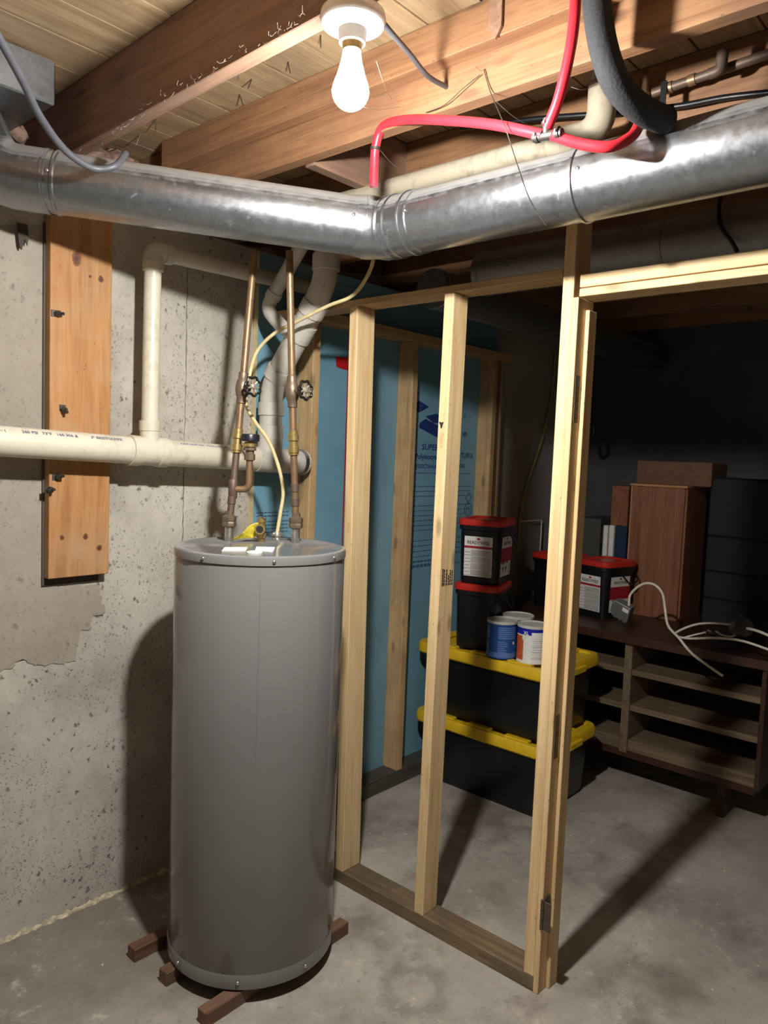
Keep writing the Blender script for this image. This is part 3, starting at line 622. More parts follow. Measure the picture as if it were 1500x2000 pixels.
# ================================================================== PVC DRAIN ON THE WALL
YP = 2.215; R3, R2 = .0435, .027
dr = empty('drain_pipe', (1.45, YP, 1.47), label='cream PVC drain with vent riser and stack along the concrete wall', cat_='pipe')
_a, _b = on(0, 861.5, 1, YP), on(460, 894, 1, YP); pz = lambda x: _a.z+(_b.z-_a.z)/(_b.x-_a.x)*(x-_a.x)
A, B = V((-.6, YP, pz(-.6))), V((1.97, YP, pz(1.97)))
obj('main_pipe', G().tube([A, B], R3, 36), 'pvc', dr)
xt = on(305, 880, 1, YP-.04).x; ax = (B-A).normalized()
ct = V((xt, YP, pz(xt)))
def sleeve(c, d, r, L, mat, par, name='coupling', seg=32): return obj(name, G().lathe([(r-.004, -L/2), (r, -L/2+.0015), (r, L/2-.0015), (r-.004, L/2)], V(c), V(d), seg), mat, par)
obj('tee', G().lathe([(R3+.001, -.075), (R3+.0055, -.074), (R3+.0055, -.042), (R3+.002, -.039), (R3+.002, .024), (R3+.0055, .027), (R3+.0055, .06), (R3+.001, .061)], ct, ax, 36).tube([ct, ct+Z*.07], [R2+.004, R2+.004], 24), 'pvc', dr)
sleeve(ct+Z*.083, Z, R2+.0065, .034, 'pvc', dr)
vt = on(299, 512, 1, YP); vt = V((vt.x, YP, vt.z)); vb_ = ct+Z*.06
obj('vent_riser', G().tube([vb_, vt], R2, 24), 'pvc', dr)
sleeve(vt-Z*.014, Z, R2+.0055, .03, 'pvc', dr)
ve = on(545, 548, 1, YP+.01)
k1 = vt+Z*.035
obj('vent_elbow', G().tube(fillet([vt-Z*.01, k1, k1+(ve-k1).normalized()*.055], .03, 6), R2+.0035, 24), 'pvc_grey', dr)
sleeve(k1+(ve-k1).normalized()*.052, ve-k1, R2+.0055, .03, 'pvc_grey', dr)
obj('vent_arm', G().tube([k1+(ve-k1).normalized()*.03, ve+(ve-k1).normalized()*.25], R2-.001, 24), 'pvc_grey', dr)
# stack: tee, vertical, 45, up
XS = 1.852; s0 = V((XS, YP, pz(XS))); pt = lambda a, b, y=1.775: on(a, b, 0, y)
P1, P2, P3 = on(531, 752, 1, YP), on(612, 602, 0, XS), on(636, 548, 0, XS); P1.x = XS; P4 = V((XS, P3.y, 2.34))
obj('sanitary_tee', G().lathe([(R3+.003, -.07), (R3+.003, .15), (R3+.005, .152), (R3+.005, .17), (R3-.004, .172)], s0, ax, 32).tube([s0, s0+Z*.1], R3+.003, 30), 'pvc_grey', dr)
obj('stack_pipe', G().tube(fillet([s0+Z*.05, P1, P2, P3, P4], .07, 7), R3-.001, 32), 'pvc_grey', dr)
for c, d, L in ((s0+Z*.105, Z, .05), (s0+Z*.19, Z, .05), (P1+(P2-P1)*.16, P2-P1, .045), (P1+(P2-P1)*.72, P2-P1, .07), (P2+(P2-P1)*.0, P2-P1, .05), (P3+Z*.06, Z, .055)): sleeve(c, d, R3+.0045, L, 'pvc_grey', dr)
clean = s0+ax*.155
obj('cleanout_plug', G().lathe([(R3+.006, -.012), (R3+.007, .0), (R3+.001, .018), (.02, .018), (.02, .03)], clean, ax, 28), 'galv_dull', dr)
obj('branch_arm', G().tube(fillet([P1+(P2-P1)*.62, pt(546, 634), pt(520, 602), pt(590, 478)], .04, 7), .0245, 22), 'pvc_grey', dr)
a, b = pt(520, 602), pt(590, 478); sleeve(a+(b-a)*.22, b-a, .0285, .03, 'pvc_grey', dr)
# lettering rolled onto the pipe
def pipe_text(body, px, size, mat, sx=1.0, ang=.66):
    tv, tf = text_geo(body, size, .0004); x0 = on(px, 840, 1, YP-.03).x; g = G()
    vs = []
    for p in tv:
        a = ang+p.y/R3; x = x0+p.x*sx; vs.append((x, YP-math.cos(a)*(R3+.0006), pz(x)+math.sin(a)*(R3+.0006)))
    g.add(vs, tf); obj('lettering', g, mat, dr, False)
pipe_text('-- |', -2, .012, 'ink_pipe', 1.2); pipe_text('260 PSI', 42, .0145, 'ink_pipe', 1.06); pipe_text('73°F', 82, .0145, 'ink_pipe', 1.06); pipe_text('160 306 \u0394', 110, .0145, 'ink_pipe', 1.06); pipe_text('3" BRISTOLPIPE', 177, .0145, 'ink_pipe', 1.06); g = G()
for k_ in range(6):                       # blurred blue print, groups of unreadable marks
    for q in range(random.randint(3, 5)):
        x = on(354+k_*17+q*3.2, 860, 1, YP-.03).x; a0 = .80+random.uniform(-.03, .03); a1 = a0+random.uniform(.1, .2)
        pq = lambda xx, aa: V((xx, YP-math.cos(aa)*(R3+.0006), pz(xx)+math.sin(aa)*(R3+.0006)))
        g.add([pq(x, a0), pq(x+.0038, a0), pq(x+.0038, a1), pq(x, a1)], [(0, 1, 2, 3)])
obj('blurred_print', g, 'ink_blur', dr, False)
# amber board bolted to the wall
bd = empty('wall_board', (1.148, W, 1.12), label='amber pine board bolted upright to the concrete wall', cat_='board')
board('board', (1.147, W-.025, 1.128), (1.147, W-.025, 2.28), (.197, 0, 0), .034, 'board', bd, .002)
board('backing_board', (1.135, W-.006, 1.102), (1.135, W-.006, 2.2), (.185, 0, 0), .008, 'sill', bd, .001)
yb = W-.042
for px, py, r in ((150, 505, .021), (197, 545, .013), (176, 540, .007), (167, 1048, .012), (194, 1070, .013), (121, 1050, .010)):
    c = on(px, py, 1, yb); el = 1.7 if r > .015 else 1.15
    for kk, mm, th in ((1.0, 'knot_rim', .0005), (.72, 'knot', .0008), (.3, 'knot_core', .001)):
        obj('knot', G().prism([c+X*r*kk*.7*(1+.12*math.sin(3*t_+px))*math.cos(t_)+Z*r*kk*el*.7*(1+.1*math.cos(2*t_+px))*math.sin(t_) for t_ in [2*math.pi*i/18 for i in range(18)]], (0, -th, 0)), mm, bd, False)
for px, py, d in ((106, 612, (.8, -.9, .0)), (122, 797, (.1, -1, -.5)), (108, 932, (.6, -1, .2)), (94, 957, (.2, -1, .1))):
    c = on(px, py, 1, yb); d = V(d).normalized()
    g = G().lathe([(.0045, 0), (.0045, .03)], c, d, 10).lathe([(.009, .006), (.009, .018)], c, d, 6).box(c+V((-.010, .001, -.010)), c+V((.010, -.002, .010)), 0, .001)
    obj('bolt', g, 'dark_steel', bd)
# hanging scraps of fabric by the wall
c = on(32, 455, 1, W-.02); tag(obj('torn_scrap', G().prism([c+X*a+Z*b for a, b in ((0, .03), (.03, .03), (.034, -.005), (.03, -.03), (.022, -.012), (.014, -.045), (.008, -.04), (.004, -.01))], (0, -.004, 0)), 'rag', None, False), 'small torn dusty scrap hanging on the concrete wall', 'scrap')
# ================================================================== OVERHEAD PVC, PEX, FOAM-SLEEVED PIPE, COPPER, CABLES
op = empty('overhead_drain_pipe', (1.7, 1.2, 2.27), label='dusty cream PVC pipe lying above the galvanised duct', cat_='pipe')
XO = 1.70; a = on(668, 388, 0, XO); b = on(1120, 272, 0, XO); a.z = b.z = (a.z+b.z)/2-.005; cc = V((XO, b.y-.07, b.z)); dd = V((XO, b.y-.11, ZC))
obj('pipe', G().tube([V((XO, 1.95, a.z)), b], .0275, 26), 'pvc_dusty', op)
obj('elbow', G().tube(fillet([b+Y*.05, cc, V((XO, cc.y, cc.z+.11))], .06, 8), .034, 26), 'pvc_dusty', op)
obj('riser', G().tube([V((XO, cc.y, cc.z+.08)), V((XO, cc.y, ZC+.0))], .0275, 22), 'pvc_grey', op)
sleeve(b+Y*.04, Y, .0345, .04, 'pvc_dusty', op)
XP = 1.395
px_ = empty('red_water_tube', on(1068, 262, 0, XP), label='red plastic water tubing branching at a tee below the joist', cat_='pipe')
T = on(1068, 262, 0, XP); RP = .0112
obj('tube', G().tube(cat([V((1.36, .765, ZC)), on(1124, 0, 0, 1.36), on(1115, 90, 0, 1.37), on(1092, 190, 0, 1.385), T+Z*.012], 8), RP, 16), 'pex', px_)
obj('tube', G().tube(cat([T+Y*.008, on(960, 243, 0, XP+.005), on(850, 234, 0, XP+.02), on(785, 235, 0, XP+.03), on(748, 248, 0, XP+.04), on(734, 285, 0, XP+.045), on(731, 325, 0, XP+.05), on(730, 365, 0, XP+.05)], 8), RP, 16), 'pex', px_)
obj('tube', G().tube(cat([T-Y*.012-Z*.004, on(1130, 280, 0, XP+.02), on(1190, 287, 0, XP+.04), on(1232, 268, 0, XP+.08), on(1248, 244, 0, XP+.13), on(1256, 222, 0, XP+.18)], 8), RP, 16), 'pex', px_)
obj('tee', G().tube([T+Y*.03, T-Y*.035-Z*.006], .0095, 12).tube([T, T+Z*.03], .0095, 12), 'dark_steel', px_)
for c, d in ((T+Y*.022, Y), (T-Y*.026-Z*.004, Y), (T+Z*.02, Z), (on(733, 291, 0, XP+.045), Z)): obj('clamp_ring', G().lathe([(.0105, -.004), (.0125, -.0036), (.0125, .0036), (.0105, .004)], c, d, 16).box(c+V((-.015, -.002, -.003)), c+V((-.011, .002, .003)), 0), 'dark_steel', px_)
fp = cat([on(1163, -60, 0, 1.34), on(1165, 0, 0, 1.345), on(1178, 90, 0, 1.36), on(1205, 165, 0, 1.39), on(1250, 212, 0, 1.45), on(1300, 236, 0, 1.53)], 8)
tag(obj('insulated_pipe', G().tube(fp, .0265, 24), 'foam_black'), 'pipe in black foam sleeve curving down onto the duct', 'pipe')
cp = empty('copper_branch', on(1330, 170, 0, 1.8), label='dull copper pipe with elbows on the joist above the duct', cat_='pipe')
XC = 1.80
obj('pipe', G().tube([on(1275, 182, 0, XC), on(1400, 140, 0, XC), on(1560, 85, 0, XC)], .0105, 14), 'copper_dk', cp)
obj('elbow', G().tube(fillet([on(1260, 188, 0, XC), on(1256, 183, 0, XC), on(1258, 140, 0, XC)], .02, 5), .0125, 14), 'copper', cp)
obj('riser', G().tube(fillet([on(1385, 145, 0, XC-.03), on(1408, 137, 0, XC-.03), on(1412, 100, 0, XC-.03)], .015, 5), .0125, 14), 'copper_dk', cp)
for q in (1300, 1345): p0, p1 = on(q, 182-(q-1275)*.336, 0, XC), on(q+14, 182-(q-1261)*.336, 0, XC); obj('joint', G().tube([p0, p1], .0128, 14), 'copper', cp)
obj('strap', G().box(on(1291, 160, 0, XC-.015), on(1300, 210, 0, XC-.013), 0), 'black', cp, False)
HU_ = .745
LC_ = V((1.012, 1.012, 0))
def cable(name, pts, r, mat, label, n=8, cat_name='cable', seg=10):
    return tag(obj(name, G().tube(cat(pts, n), r, seg), mat), label, cat_name)
cable('black_cable', [on(900, 250, 0, 1.76), on(1050, 232, 0, 1.78), on(1180, 222, 0, 1.8), on(1320, 208, 0, 1.82), on(1420, 190, 0, 1.83), on(1560, 175, 0, 1.83)], .007, 'black', 'black cable stapled along the joist behind the duct')
cable('drooping_cable', [on(-170, -260, 2, ZC-.004), on(-80, -60, 1, 1.5), on(0, 78, 1, 1.58), on(45, 160, 1, 1.66), on(75, 222, 1, 1.72), on(115, 280, 1, 1.78), on(150, 312, 1, 1.80), on(188, 330, 1, 1.805), on(225, 324, 1, 1.79), on(246, 300, 1, 1.81)], .0085, 'cord', 'grey cable drooping from the ceiling onto the left end of the duct')
cable('lamp_cable', [LC_+V((.032, -.032, 2.334)), on(765, 65, 0, 1.1), on(800, 105, 0, 1.22), on(835, 148, 0, 1.33), on(872, 170, 0, 1.43)], .0055, 'cord', 'grey cable from the lamp base into a hole in the joist')
cable('heater_cable', [cb+Z*.012, on(548, 1000, 1, 1.93), on(553, 960, 1, 1.93), on(545, 915, 1, 1.94), on(525, 862, 1, 1.96), on(497, 822, 1, 1.98), on(480, 785, 1, 2.0), on(488, 730, 1, 2.02), on(503, 685, 1, 2.04), on(535, 652, 0, 1.72), on(580, 628, 0, 1.745), on(640, 598, 0, 1.77), on(690, 576, 0, 1.79), on(722, 530, 0, 1.80), on(735, 480, 0, 1.80)], .0062, 'nm', 'cream cable rising from the top of the water heater')
cable('loose_wire', [on(945, 135, 0, 1.425), on(958, 180, 0, 1.42), on(985, 245, 0, 1.375), on(1010, 320, 0, 1.41), on(1035, 390, 0, 1.48), on(1066, 440, 0, 1.52)], .0011, 'dark_steel', 'thin wire hanging from a nail across the duct', 8, 'wire', 6)
cable('thin_wire', [on(832, 220, 0, 1.42), on(868, 205, 0, 1.415), on(905, 172, 0, 1.41), on(938, 146, 0, 1.42)], .0011, 'dark_steel', 'thin wire along the joist face near the lamp', 8, 'wire', 6)
cable('wall_cable', [on(1085, 690, 1, W-.03), on(1078, 770, 1, W-.03), on(1058, 860, 1, W-.035), on(1030, 945, 1, W-.03), on(1016, 1010, 1, W-.03), on(1012, 1075, 1, W-.03)], .006, 'nm_yellow', 'yellowed cable hanging on the grey wall behind the buckets')
cable('hanging_plug_cord', [V((2.30, on(1400, 410, 0, 2.28).y, ZJ)), on(1404, 420, 0, 2.27), on(1412, 450, 0, 2.265), on(1428, 470, 0, 2.265), on(1440, 492, 0, 2.265)], .006, 'black', 'short black cord hanging in front of the dull duct above the door header')
a = on(1058, 1016, 1, W-.05); rb_ = G().tube(fillet([on(1012, 1018, 1, W-.013), on(1035, 1017, 1, W-.05), a, V((a.x, a.y, HU_+.001))], .008, 4), .004, 8)
tag(obj('white_rod', rb_, 'white'), 'thin white bent rod standing behind the buckets by the grey wall', 'rod')
c = on(1150, 845, 0, 3.98)
cable('hanging_strap', [V((c.x, c.y, ZJ)), c+Z*.4, c+Z*.1, c+Y*.02+Z*.02, c-Z*.03, c-Y*.03-Z*.01, c-Y*.025+Z*.04], .01, 'black', 'black looped strap hanging in the dark room by the door post', 8, 'strap')
# ================================================================== LAMP
LC = V((1.012, 1.012, 0))
la = empty('lamp', (LC.x, LC.y, 2.3), label='bare glowing bulb in a white porcelain holder under the joist', cat_='lamp')
GL = lambda prof, seg=40: G().lathe(prof, (LC.x, LC.y, 0), seg=seg)
obj('porcelain_base', GL([(.0, 2.344), (.05, 2.344), (.058, 2.336), (.06, 2.325), (.056, 2.316), (.035, 2.31), (.026, 2.307), (.024, 2.285), (.0205, 2.283), (.0205, 2.30)]), 'porcelain', la)
obj('screw_shell', GL([(.0175, 2.305), (.0175, 2.276), (.016, 2.272)]), 'brass', la)
obj('bulb_neck', GL([(.0155, 2.284), (.016, 2.27), (.019, 2.252), (.0245, 2.232), (.028, 2.222)]), 'bulb_neck', la)
obj('bulb_shoulder', GL([(.028, 2.222), (.0315, 2.212), (.0335, 2.202)]), 'bulb_mid', la)
prof = [(.0335*math.cos(t), 2.202-.0335*math.sin(t)) for t in [math.pi/2*i/12 for i in range(12)]]
obj('bulb', GL(prof+[(.0005, 2.1685)]), 'bulb', la)
# ================================================================== STORAGE IN THE DARK ROOM
def rrect(w, d, r, z, n=5, cx=0, cy=0):
    out = []
    for sx_, sy_, a0 in ((1, 1, 0), (-1, 1, 90), (-1, -1, 180), (1, -1, 270)):
        for i in range(n):
            a = math.radians(a0+90*i/(n-1)); out.append((cx+sx_*(w/2-r)+r*math.cos(a), cy+sy_*(d/2-r)+r*math.sin(a), z))
    return out
def tote(loc, label):
    t = empty('storage_tote', loc, label=label, cat_='storage tote', group='stacked storage totes'); w, d, h_ = .49, .72, .328
    G_ = G().loft([rrect(w*.82, d*.86, .03, 0), rrect(w*.86, d*.89, .04, .02), rrect(w*.93, d*.94, .04, h_-.05)])
    obj('bin', G_, 'tote', t, local=True)
    lid = obj('lid', G().loft([rrect(w, d, .05, h_-.052), rrect(w+.012, d+.012, .055, h_-.045), rrect(w+.012, d+.012, .055, h_-.012), rrect(w-.004, d-.004, .05, h_), rrect(w-.05, d-.05, .045, h_), rrect(w-.06, d-.06, .04, h_-.012)]), 'yellow', t, local=True)
    for y in (-.2, 0, .2):
        for s in (-1, 1): obj('rim_rib', G().box((s*(w/2-.035)-.018, y-.06, h_-.008), (s*(w/2-.035)+.018, y+.06, h_+.006), 0, .003), 'yellow', lid, False, local=True)
    for s in (-1, 1): obj('rim_rib', G().box((-.09, s*(d/2-.04)-.02, h_-.008), (.09, s*(d/2-.04)+.02, h_+.006), 0, .003), 'yellow', lid, False, local=True)
    for s in (-1, 1): obj('latch', G().box((-.06, s*(d/2+.004), h_-.05), (.06, s*(d/2+.02), h_-.02), 0, .004), 'yellow', t, False, local=True)
    return t
TX = 3.06
tote((TX, 1.880, 0), 'black storage tote with yellow lid standing on the floor')
tote((TX, 1.884, .337), 'black storage tote with yellow lid stacked on the other tote')
TT = .337+.334
def bucket(loc, rz, label, plainb=False):
    t = empty('food_bucket', loc, rz, label=label, cat_='bucket', group='black square buckets with red lids'); w, d, h_ = .245, .205, .30
    g = G().loft([rrect(w*.88, d*.88, .03, 0, 5), rrect(w*.9, d*.9, .032, .01), rrect(w*.96, d*.96, .035, h_-.055), rrect(w+.004, d+.004, .037, h_-.05), rrect(w+.004, d+.004, .037, h_-.03), rrect(w-.004, d-.004, .035, h_-.027), rrect(w-.006, d-.006, .035, h_-.02)])
    obj('bucket_body', g, 'black', t, local=True)
    obj('lid', G().loft([rrect(w+.012, d+.012, .042, h_-.03), rrect(w+.016, d+.016, .043, h_-.025), rrect(w+.012, d+.012, .042, h_-.004), rrect(w, d, .038, h_), rrect(w-.04, d-.04, .03, h_), rrect(w-.05, d-.05, .028, h_-.008)]), 'lid_red', t, local=True)
    hb = [(w/2*.0+.0, d/2, 0)]
    obj('handle', G().tube(cat([(-.03, -d/2-.008, h_-.045), (.0, -d/2-.018, h_-.08), (.06, -d/2-.02, h_-.12), (w/2+.01, -d/2+.0, h_-.09), (w/2+.012, -.0, h_-.05)], 6), .0035, 8), 'black', t, local=True)
    if not plainb:
        # label on the front face (-x) and on the side (-y)
        x0 = -w*.96/2-.0005; g = G(); o = V((x0, d*.33, .05)); U, N = V((0, -1, 0)), V((-1, 0, 0)); S = V((.012, 0, 0)); Vv = (V((0, 0, 1))-N*-.0+V((-.035, 0, 0))).normalized()
        o = V((-w*.905/2-.0015, d*.33, .035)); lw, lh = d*.66, .185
        flat(g, o, U, Vv, N, rect(0, 0, lw, lh), 0); flat(g, o, U, Vv, N, rect(0, lh*.7, lw, lh*.76), 1, .0012)
        for i in range(4):
            z = lh*(.04+.165*i); flat(g, o, U, Vv, N, rect(lw*.24, z, lw*.97, z+lh*.13), 2, .001); flat(g, o, U, Vv, N, rect(.004, z+lh*.05, lw*.2, z+lh*.08), 2, .001); flat(g, o, U, Vv, N, rect(0, z-.003, lw, z-.0015), 3, .0013)
        put_text(g, 'READYWISE', o+U*lw/2+Vv*lh*.81, U, Vv, N, .0215, 3, .0003, .95, .0014, 'CENTER')
        flat(g, o, U, Vv, N, [(lw/2+.008*math.cos(t), lh*.94+.006*math.sin(t)) for t in [i*math.pi/6 for i in range(12)]], 1, .0012)
        obj('front_label', g, ['white', 'label_red', 'label_grey', 'ink_black'], t, False, local=True)
        g = G(); U, N = V((1, 0, 0)), V((0, -1, 0)); Vv = V((0, -.03, 1)).normalized(); o = V((-w*.3, -d*.905/2-.0015, .035)); lw = w*.6
        flat(g, o, U, Vv, N, rect(0, 0, lw, lh), 0); flat(g, o, U, Vv, N, rect(0, lh*.36, lw, lh*.72), 1, .0012)
        put_text(g, 'READYWISE', o+U*lw/2+Vv*lh*.8, U, Vv, N, .02, 3, .0003, .95, .0014, 'CENTER')
        flat(g, o, U, Vv, N, [(lw/2+.008*math.cos(t), lh*.94+.006*math.sin(t)) for t in [i*math.pi/6 for i in range(12)]], 1, .0012)
        for cx in (.25, .55):
            flat(g, o, U, Vv, N, [(lw*cx+a, lh*.17+b) for a, b in ((-.01, -.012), (-.003, -.004), (-.009, .008), (.0, .018), (.008, .008), (.003, .0), (.011, -.01), (.004, -.005))], 3, .0012)
        flat(g, o, U, Vv, N, rect(lw*.78, lh*.04, lw*.95, lh*.3), 2, .0012); flat(g, o, U, Vv, N, rect(lw*.12, lh*.32, lw*.4, lh*.345), 3, .0014); flat(g, o, U, Vv, N, rect(lw*.52, lh*.32, lw*.72, lh*.345), 3, .0014)
        obj('side_label', g, ['white', 'label_red', 'label_grey', 'ink_black'], t, False, local=True)
    return t
bk = V((2.985, 1.985, TT)); rz = math.radians(14.8)
bucket(bk, rz, 'black bucket with red lid standing on the yellow tote lid', True)
bucket(bk+Z*.3005+V((.01, -.0, 0)), rz, 'labelled black bucket with red lid, topmost on the totes')
def can(loc, r, h_, label, kind):
    t = empty('food_can', loc, label=label, cat_='can', group='cans on the tote'); seg = 40
    obj('can_body', G().lathe([(r, 0), (r+.001, .003), (r, .006), (r, h_-.01), (r+.001, h_-.006)], seg=seg), {'b': 'can_blue', 'w': 'white', 'g': 'can_navy'}[kind], t, local=True)
    obj('can_lid', G().lathe([(r+.001, h_-.012), (r+.003, h_-.011), (r+.003, h_), (r, h_+.001), (r-.004, h_-.001), (r-.006, h_-.004)], seg=seg), 'can_lid', t, local=True)
    ca_ = math.atan2(-loc[1], -loc[0]); g = G()
    def patch(a0, a1, z0, z1, mi, lift=.0008):
        n = max(2, int(abs(a1-a0)/.08)); rr_ = r+lift
        A_ = [ca_+a0+(a1-a0)*i/n for i in range(n+1)]
        g.loft([[(rr_*math.cos(a), rr_*math.sin(a), z0) for a in A_], [(rr_*math.cos(a), rr_*math.sin(a), z1) for a in A_]], mi, False, False)
    if kind == 'b':
        for i in range(6): patch(-.25, 1.0, h_*(.86-.055*i)-.006, h_*(.86-.055*i), 0)
        for i in range(6): patch(-.25, random.uniform(.2, .5), h_*(.48-.055*i)-.005, h_*(.48-.055*i), 0)
        patch(.8, .95, h_*.40, h_*.47, 1); patch(-1.6, 1.6, .006, h_*.17, 0); patch(-1.3, -.95, h_*.55, h_*.85, 0); patch(-1.3, -1.0, h_*.2, h_*.4, 0)
        obj('can_print', g, ['can_pale', 'white'], t, local=True)['kind'] = 'stuff'
    elif kind == 'w':
        patch(-3.1, 3.1, h_*.76, h_-.012, 0); patch(-1.5, -.62, h_*.08, h_*.62, 1); patch(-1.5, -.72, h_*.62, h_*.72, 1)
        for i in range(4): patch(-.05, 1.2, h_*(.62-.15*i)-.0012, h_*(.62-.15*i), 2)
        for i in range(8): patch(0, random.uniform(.5, 1), h_*(.57-.06*i)-.002, h_*(.57-.06*i), 3)
        patch(-.08, 1.2, h_*.68, h_*.84, 4, .0012)
        tv, tf = text_geo('XL', .02, .0006); g.add([((r+.0016)*math.cos(ca_-.62+p.x/r), (r+.0016)*math.sin(ca_-.62+p.x/r), h_*.77+p.y) for p in tv], tf, 4)
        obj('can_print', g, ['can_navy', 'can_orange', 'ink_grey', 'label_grey', 'white'], t, local=True)
    return t
ch = .165
def under(px, py):                        # centre of a can whose front foot shows at a pixel of the tote lid
    p = on(px, py, 2, TT); d = V((p.x, p.y, 0)).normalized(); return p+d*.067
c1_ = under(978, 1288); c2_ = under(1038, 1298)
can((c1_.x, c1_.y, TT), .066, ch, 'blue labelled can with grey lid on the tote', 'b')
can((c2_.x, c2_.y, TT), .067, ch, 'white and orange can with blue band on the tote', 'w')
m_ = (c1_+c2_)/2; d_ = V((m_.x, m_.y, 0)).normalized(); c3_ = m_+d_*.155
can((c3_.x, c3_.y, TT), .07, ch+.0, 'blue banded can standing behind the two front cans', 'g')
# low shelf unit
XU, YU0, YU1, DU, HU = 3.45, .845, 2.27, .8, .745
su = empty('shelf_unit', (XU+DU/2, (YU0+YU1)/2, 0), label='long low dark wooden shelf unit with pale shelves', cat_='shelf unit')
g = G(); pts = [(XU-.015, YU1, .705), (XU-.03, 1.5, .705), (XU-.032, 1.2, .705), (XU-.02, YU0-.03, .705), (XU+DU, YU0-.03, .705), (XU+DU, YU1, .705)]
obj('worktop', g.prism(pts, (0, 0, .04)), 'walnut', su, False)
for z, th in ((.577, .028), (.405, .028), (.235, .055)):
    for y0, y1 in ((YU0+.02, 1.435), (1.475, YU1-.02)): board('shelf', (XU+.2, y0, z-th/2), (XU+.2, y1, z-th/2), (.39, 0, 0), th, 'shelf', su)
for y in (YU0, 1.435, YU1-.02): obj('upright', G().box((XU-.004, y, .17), (XU+DU-.05, y+.038 if y == 1.435 else y+.02, .705), 0, .002), 'shelf' if y == 1.435 else 'walnut', su, False)
obj('back_panel', G().box((XU+.40, YU0+.02, .18), (XU+.41, YU1-.02, .705)), 'walnut', su, False)
obj('bottom_rail', G().box((XU, YU0+.02, .15), (XU+.03, YU1-.02, .182)), 'walnut', su, False)
for y in (1.0, 2.1):
    for x in (XU+.02, XU+DU-.12): obj('foot', G().prism([(x, y+.02, 0), (x+.05, y+.02, 0), (x+.12, y+.02, .17), (x, y+.02, .17)], (0, -.035, 0)), 'walnut', su, False)
# two buckets on the shelf unit
p = on(1178, 1212, 2, HU); r15 = math.radians(-15)
bucket(p+Matrix.Rotation(r15, 3, 'Z') @ V((.118, .1, 0)), r15, 'labelled black bucket with red lid on the shelf unit beside the oak cabinet')
bucket(V((3.80, 2.03, HU)), r15, 'black bucket with red lid on the shelf unit half behind the door post', True)
XO_ = 3.93; ya, yb_ = on(1232, 955, 0, XO_).y, on(1342, 957, 0, XO_).y; zt_ = on(1342, 950, 0, XO_).z
oc = empty('oak_cabinet', (XO_+.15, (ya+yb_)/2, HU), label='upright oak veneer cabinet standing on the shelf unit', cat_='cabinet')
board('front_panel', (XO_+.008, (ya+yb_)/2, HU), (XO_+.008, (ya+yb_)/2, zt_-.012), (0, ya-yb_-.02, 0), .016, 'oak', oc)
board('side_panel', (XO_+.16, yb_+.008, HU), (XO_+.16, yb_+.008, zt_-.012), (.29, 0, 0), .016, 'oak', oc)
board('side_panel', (XO_+.16, ya-.008, HU), (XO_+.16, ya-.008, zt_-.012), (.31, 0, 0), .016, 'oak_edge', oc)
board('top_panel', (XO_+.15, ya+.003, zt_-.005), (XO_+.15, yb_-.003, zt_-.005), (.31, 0, 0), .012, 'oak_edge', oc)
tag(obj('cardboard_box', G().box((XO_+.04, on(1398, 945, 0, XO_+.05).y+.02, zt_+.001), (XO_+.28, on(1245, 906, 0, XO_+.04).y, zt_+.125), 0, .003), 'carton', None, False), 'low brown cardboard box on top of the oak cabinet', 'box')
XB = 4.0
def slab(name, px0, px1, py0, depth, mat, label, cat_name, x=XB, bev=.003, pages=None):
    a, b = on(px0, py0, 0, x), on(px1, py0, 0, x); t = obj(name, G().box((x, b.y, HU), (x+depth, a.y, a.z), 0, bev), mat, None, False); return tag(t, label, cat_name)
slab('panel', 1196, 1229, 948, .22, 'oak', 'plain oak panel standing just behind the binders', 'panel', 4.02)
def binder(px0, px1, py0, m, label, grp, x=3.955):
    a, b = on(px0, py0, 0, x), on(px1, py0, 0, x); zt = a.z; bt = empty('binder', (x+.1, (a.y+b.y)/2, HU), label=label, cat_='binder', group=grp)
    obj('cover', G().box((x, b.y, HU), (x+.004, a.y, zt), 0, .001).box((x, b.y, HU), (x+.06, b.y+.003, zt)).box((x, a.y-.003, HU), (x+.06, a.y, zt)), m, bt, False)
    obj('pages', G().box((x+.006, b.y+.004, HU+.004), (x+.055, a.y-.004, zt-.006)), 'label_grey', bt, False)
for i, (p0, p1, m) in enumerate(((1179, 1189, 'white'), (1190, 1201, 'white'), (1203, 1226, 'binder_blue'))):
    binder(p0, p1, 1026, m, ('white binder standing next to the grey box', 'white binder standing next to the dark blue binder', 'dark blue binder against the oak cabinet')[i], 'binders on the shelf unit')
slab('grey_carton', 1128, 1174, 1010, .3, 'greybox', 'dark grey box standing behind the red lidded bucket', 'box', 4.02)
XV = 4.0; a, b = on(1392, 880, 0, XV), on(1560, 880, 0, XV)
vc = empty('vinyl_cushion', (XV+.08, (a.y+b.y)/2, HU), label='large black padded vinyl cushion standing on the shelf unit', cat_='cushion')
zz = [HU, .88, 1.02, 1.2, 1.5]
for z0, z1 in zip(zz, zz[1:]): obj('padded_panel', G().box((XV, b.y, z0+.0005), (XV+.14, a.y, z1-.0005), 0, .007), 'vinyl', vc, False)
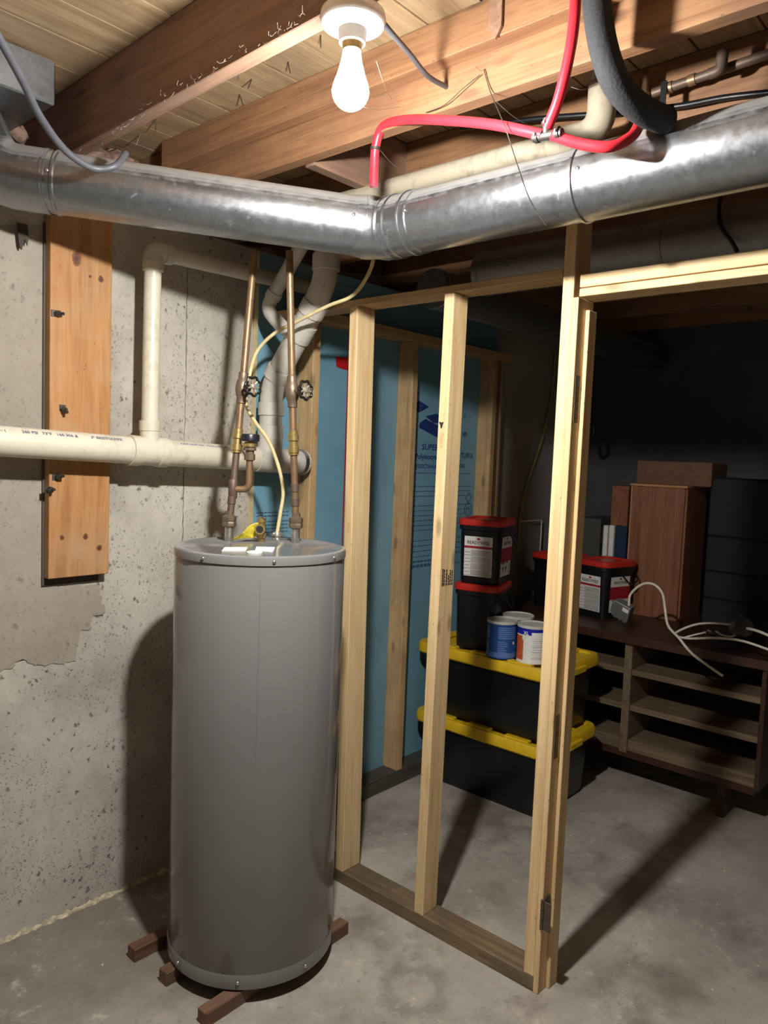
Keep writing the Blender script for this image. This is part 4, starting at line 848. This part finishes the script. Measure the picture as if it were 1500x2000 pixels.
# cables and junction boxes lying on the shelf unit
XJ = 3.47
jb = empty('junction_box', on(1215, 1215, 0, XJ), label='grey metal electrical box with a cable arching out of it', cat_='electrical box')
c = on(1217, 1192, 0, XJ); R_ = Matrix.Rotation(.35, 3, 'X') @ Matrix.Rotation(-.3, 3, 'Y') 
def rbox(c, s, mat, par, name, bev=.002): g = G().box((-s[0], -s[1], -s[2]), s, 0, bev); g.v = [c+R_ @ q for q in g.v]; return obj(name, g, mat, par, False)
rbox(c, (.022, .042, .042), 'jbox', jb, 'box_body'); rbox(c+R_ @ V((-.0235, -.02, .022)), (.001, .016, .01), 'white', jb, 'paper_label', .0005); rbox(c+R_ @ V((.0, .048, .0)), (.018, .006, .032), 'jbox', jb, 'mounting_ear')
for i in range(3): rbox(c+R_ @ V((-.01, -.025+.025*i, -.045)), (.008, .006, .006), 'jbox', jb, 'knockout', .001)
obj('cable', G().tube(cat([c+R_ @ V((0, -.02, .04)), on(1232, 1160, 0, XJ), on(1255, 1141, 0, XJ), on(1278, 1142, 0, XJ), on(1294, 1160, 0, XJ), on(1299, 1190, 0, XJ-.01), on(1305, 1222, 0, XJ-.03), on(1325, 1245, 0, XJ-.06), on(1350, 1275, 0, XJ-.09), on(1380, 1298, 0, XJ-.11), on(1412, 1320, 0, XJ-.12)], 8), .0062, 10), 'nm_white', jb)
j2 = empty('junction_box', on(1445, 1240, 0, XJ+.1), label='octagonal metal electrical box lying by the black cushion', cat_='electrical box')
c = on(1447, 1226, 0, XJ+.1); ax2 = V((-.6, -.7, .35)); g = G().lathe([(.04, -.03), (.043, -.028), (.043, .02), (.038, .022)], c, ax2, 8); obj('box_body', g, 'jbox', j2, False)
obj('box_cover', G().lathe([(.046, .022), (.046, .027), (.01, .028)], c, ax2, 8), 'dark_steel', j2, False)
obj('bracket', G().box(c+V((-.01, -.006, .03)), c+V((.01, .006, .06)), 0, .002), 'dark_steel', j2, False)
obj('cable', G().tube(cat([c, on(1420, 1219, 0, XJ+.08), on(1370, 1218, 0, XJ+.06), on(1335, 1228, 0, XJ+.02), on(1318, 1240, 0, XJ-.01), on(1345, 1247, 0, XJ-.02), on(1400, 1246, 0, XJ-.02), on(1450, 1252, 0, XJ-.03), on(1510, 1272, 0, XJ-.04), on(1560, 1290, 0, XJ-.05)], 8), .0055, 10), 'nm_white', j2)
obj('cable', G().tube(cat([c, on(1475, 1231, 0, XJ+.08), on(1510, 1245, 0, XJ+.06), on(1550, 1262, 0, XJ+.05)], 8), .0065, 10), 'nm_white', j2)
obj('cable', G().tube(cat([c-Z*.01, on(1430, 1243, 0, XJ+.07), on(1410, 1240, 0, XJ+.05), on(1395, 1233, 0, XJ+.04), on(1365, 1238, 0, XJ+.03), on(1330, 1247, 0, XJ+.0)], 8), .0045, 10), 'nm_white', j2)
c = on(1388, 1234, 0, XJ+.04); obj('connector', G().lathe([(.012, -.02), (.017, -.012), (.017, .008), (.011, .018)], c, (-.3, .8, .3), 12), 'dark_steel', j2)
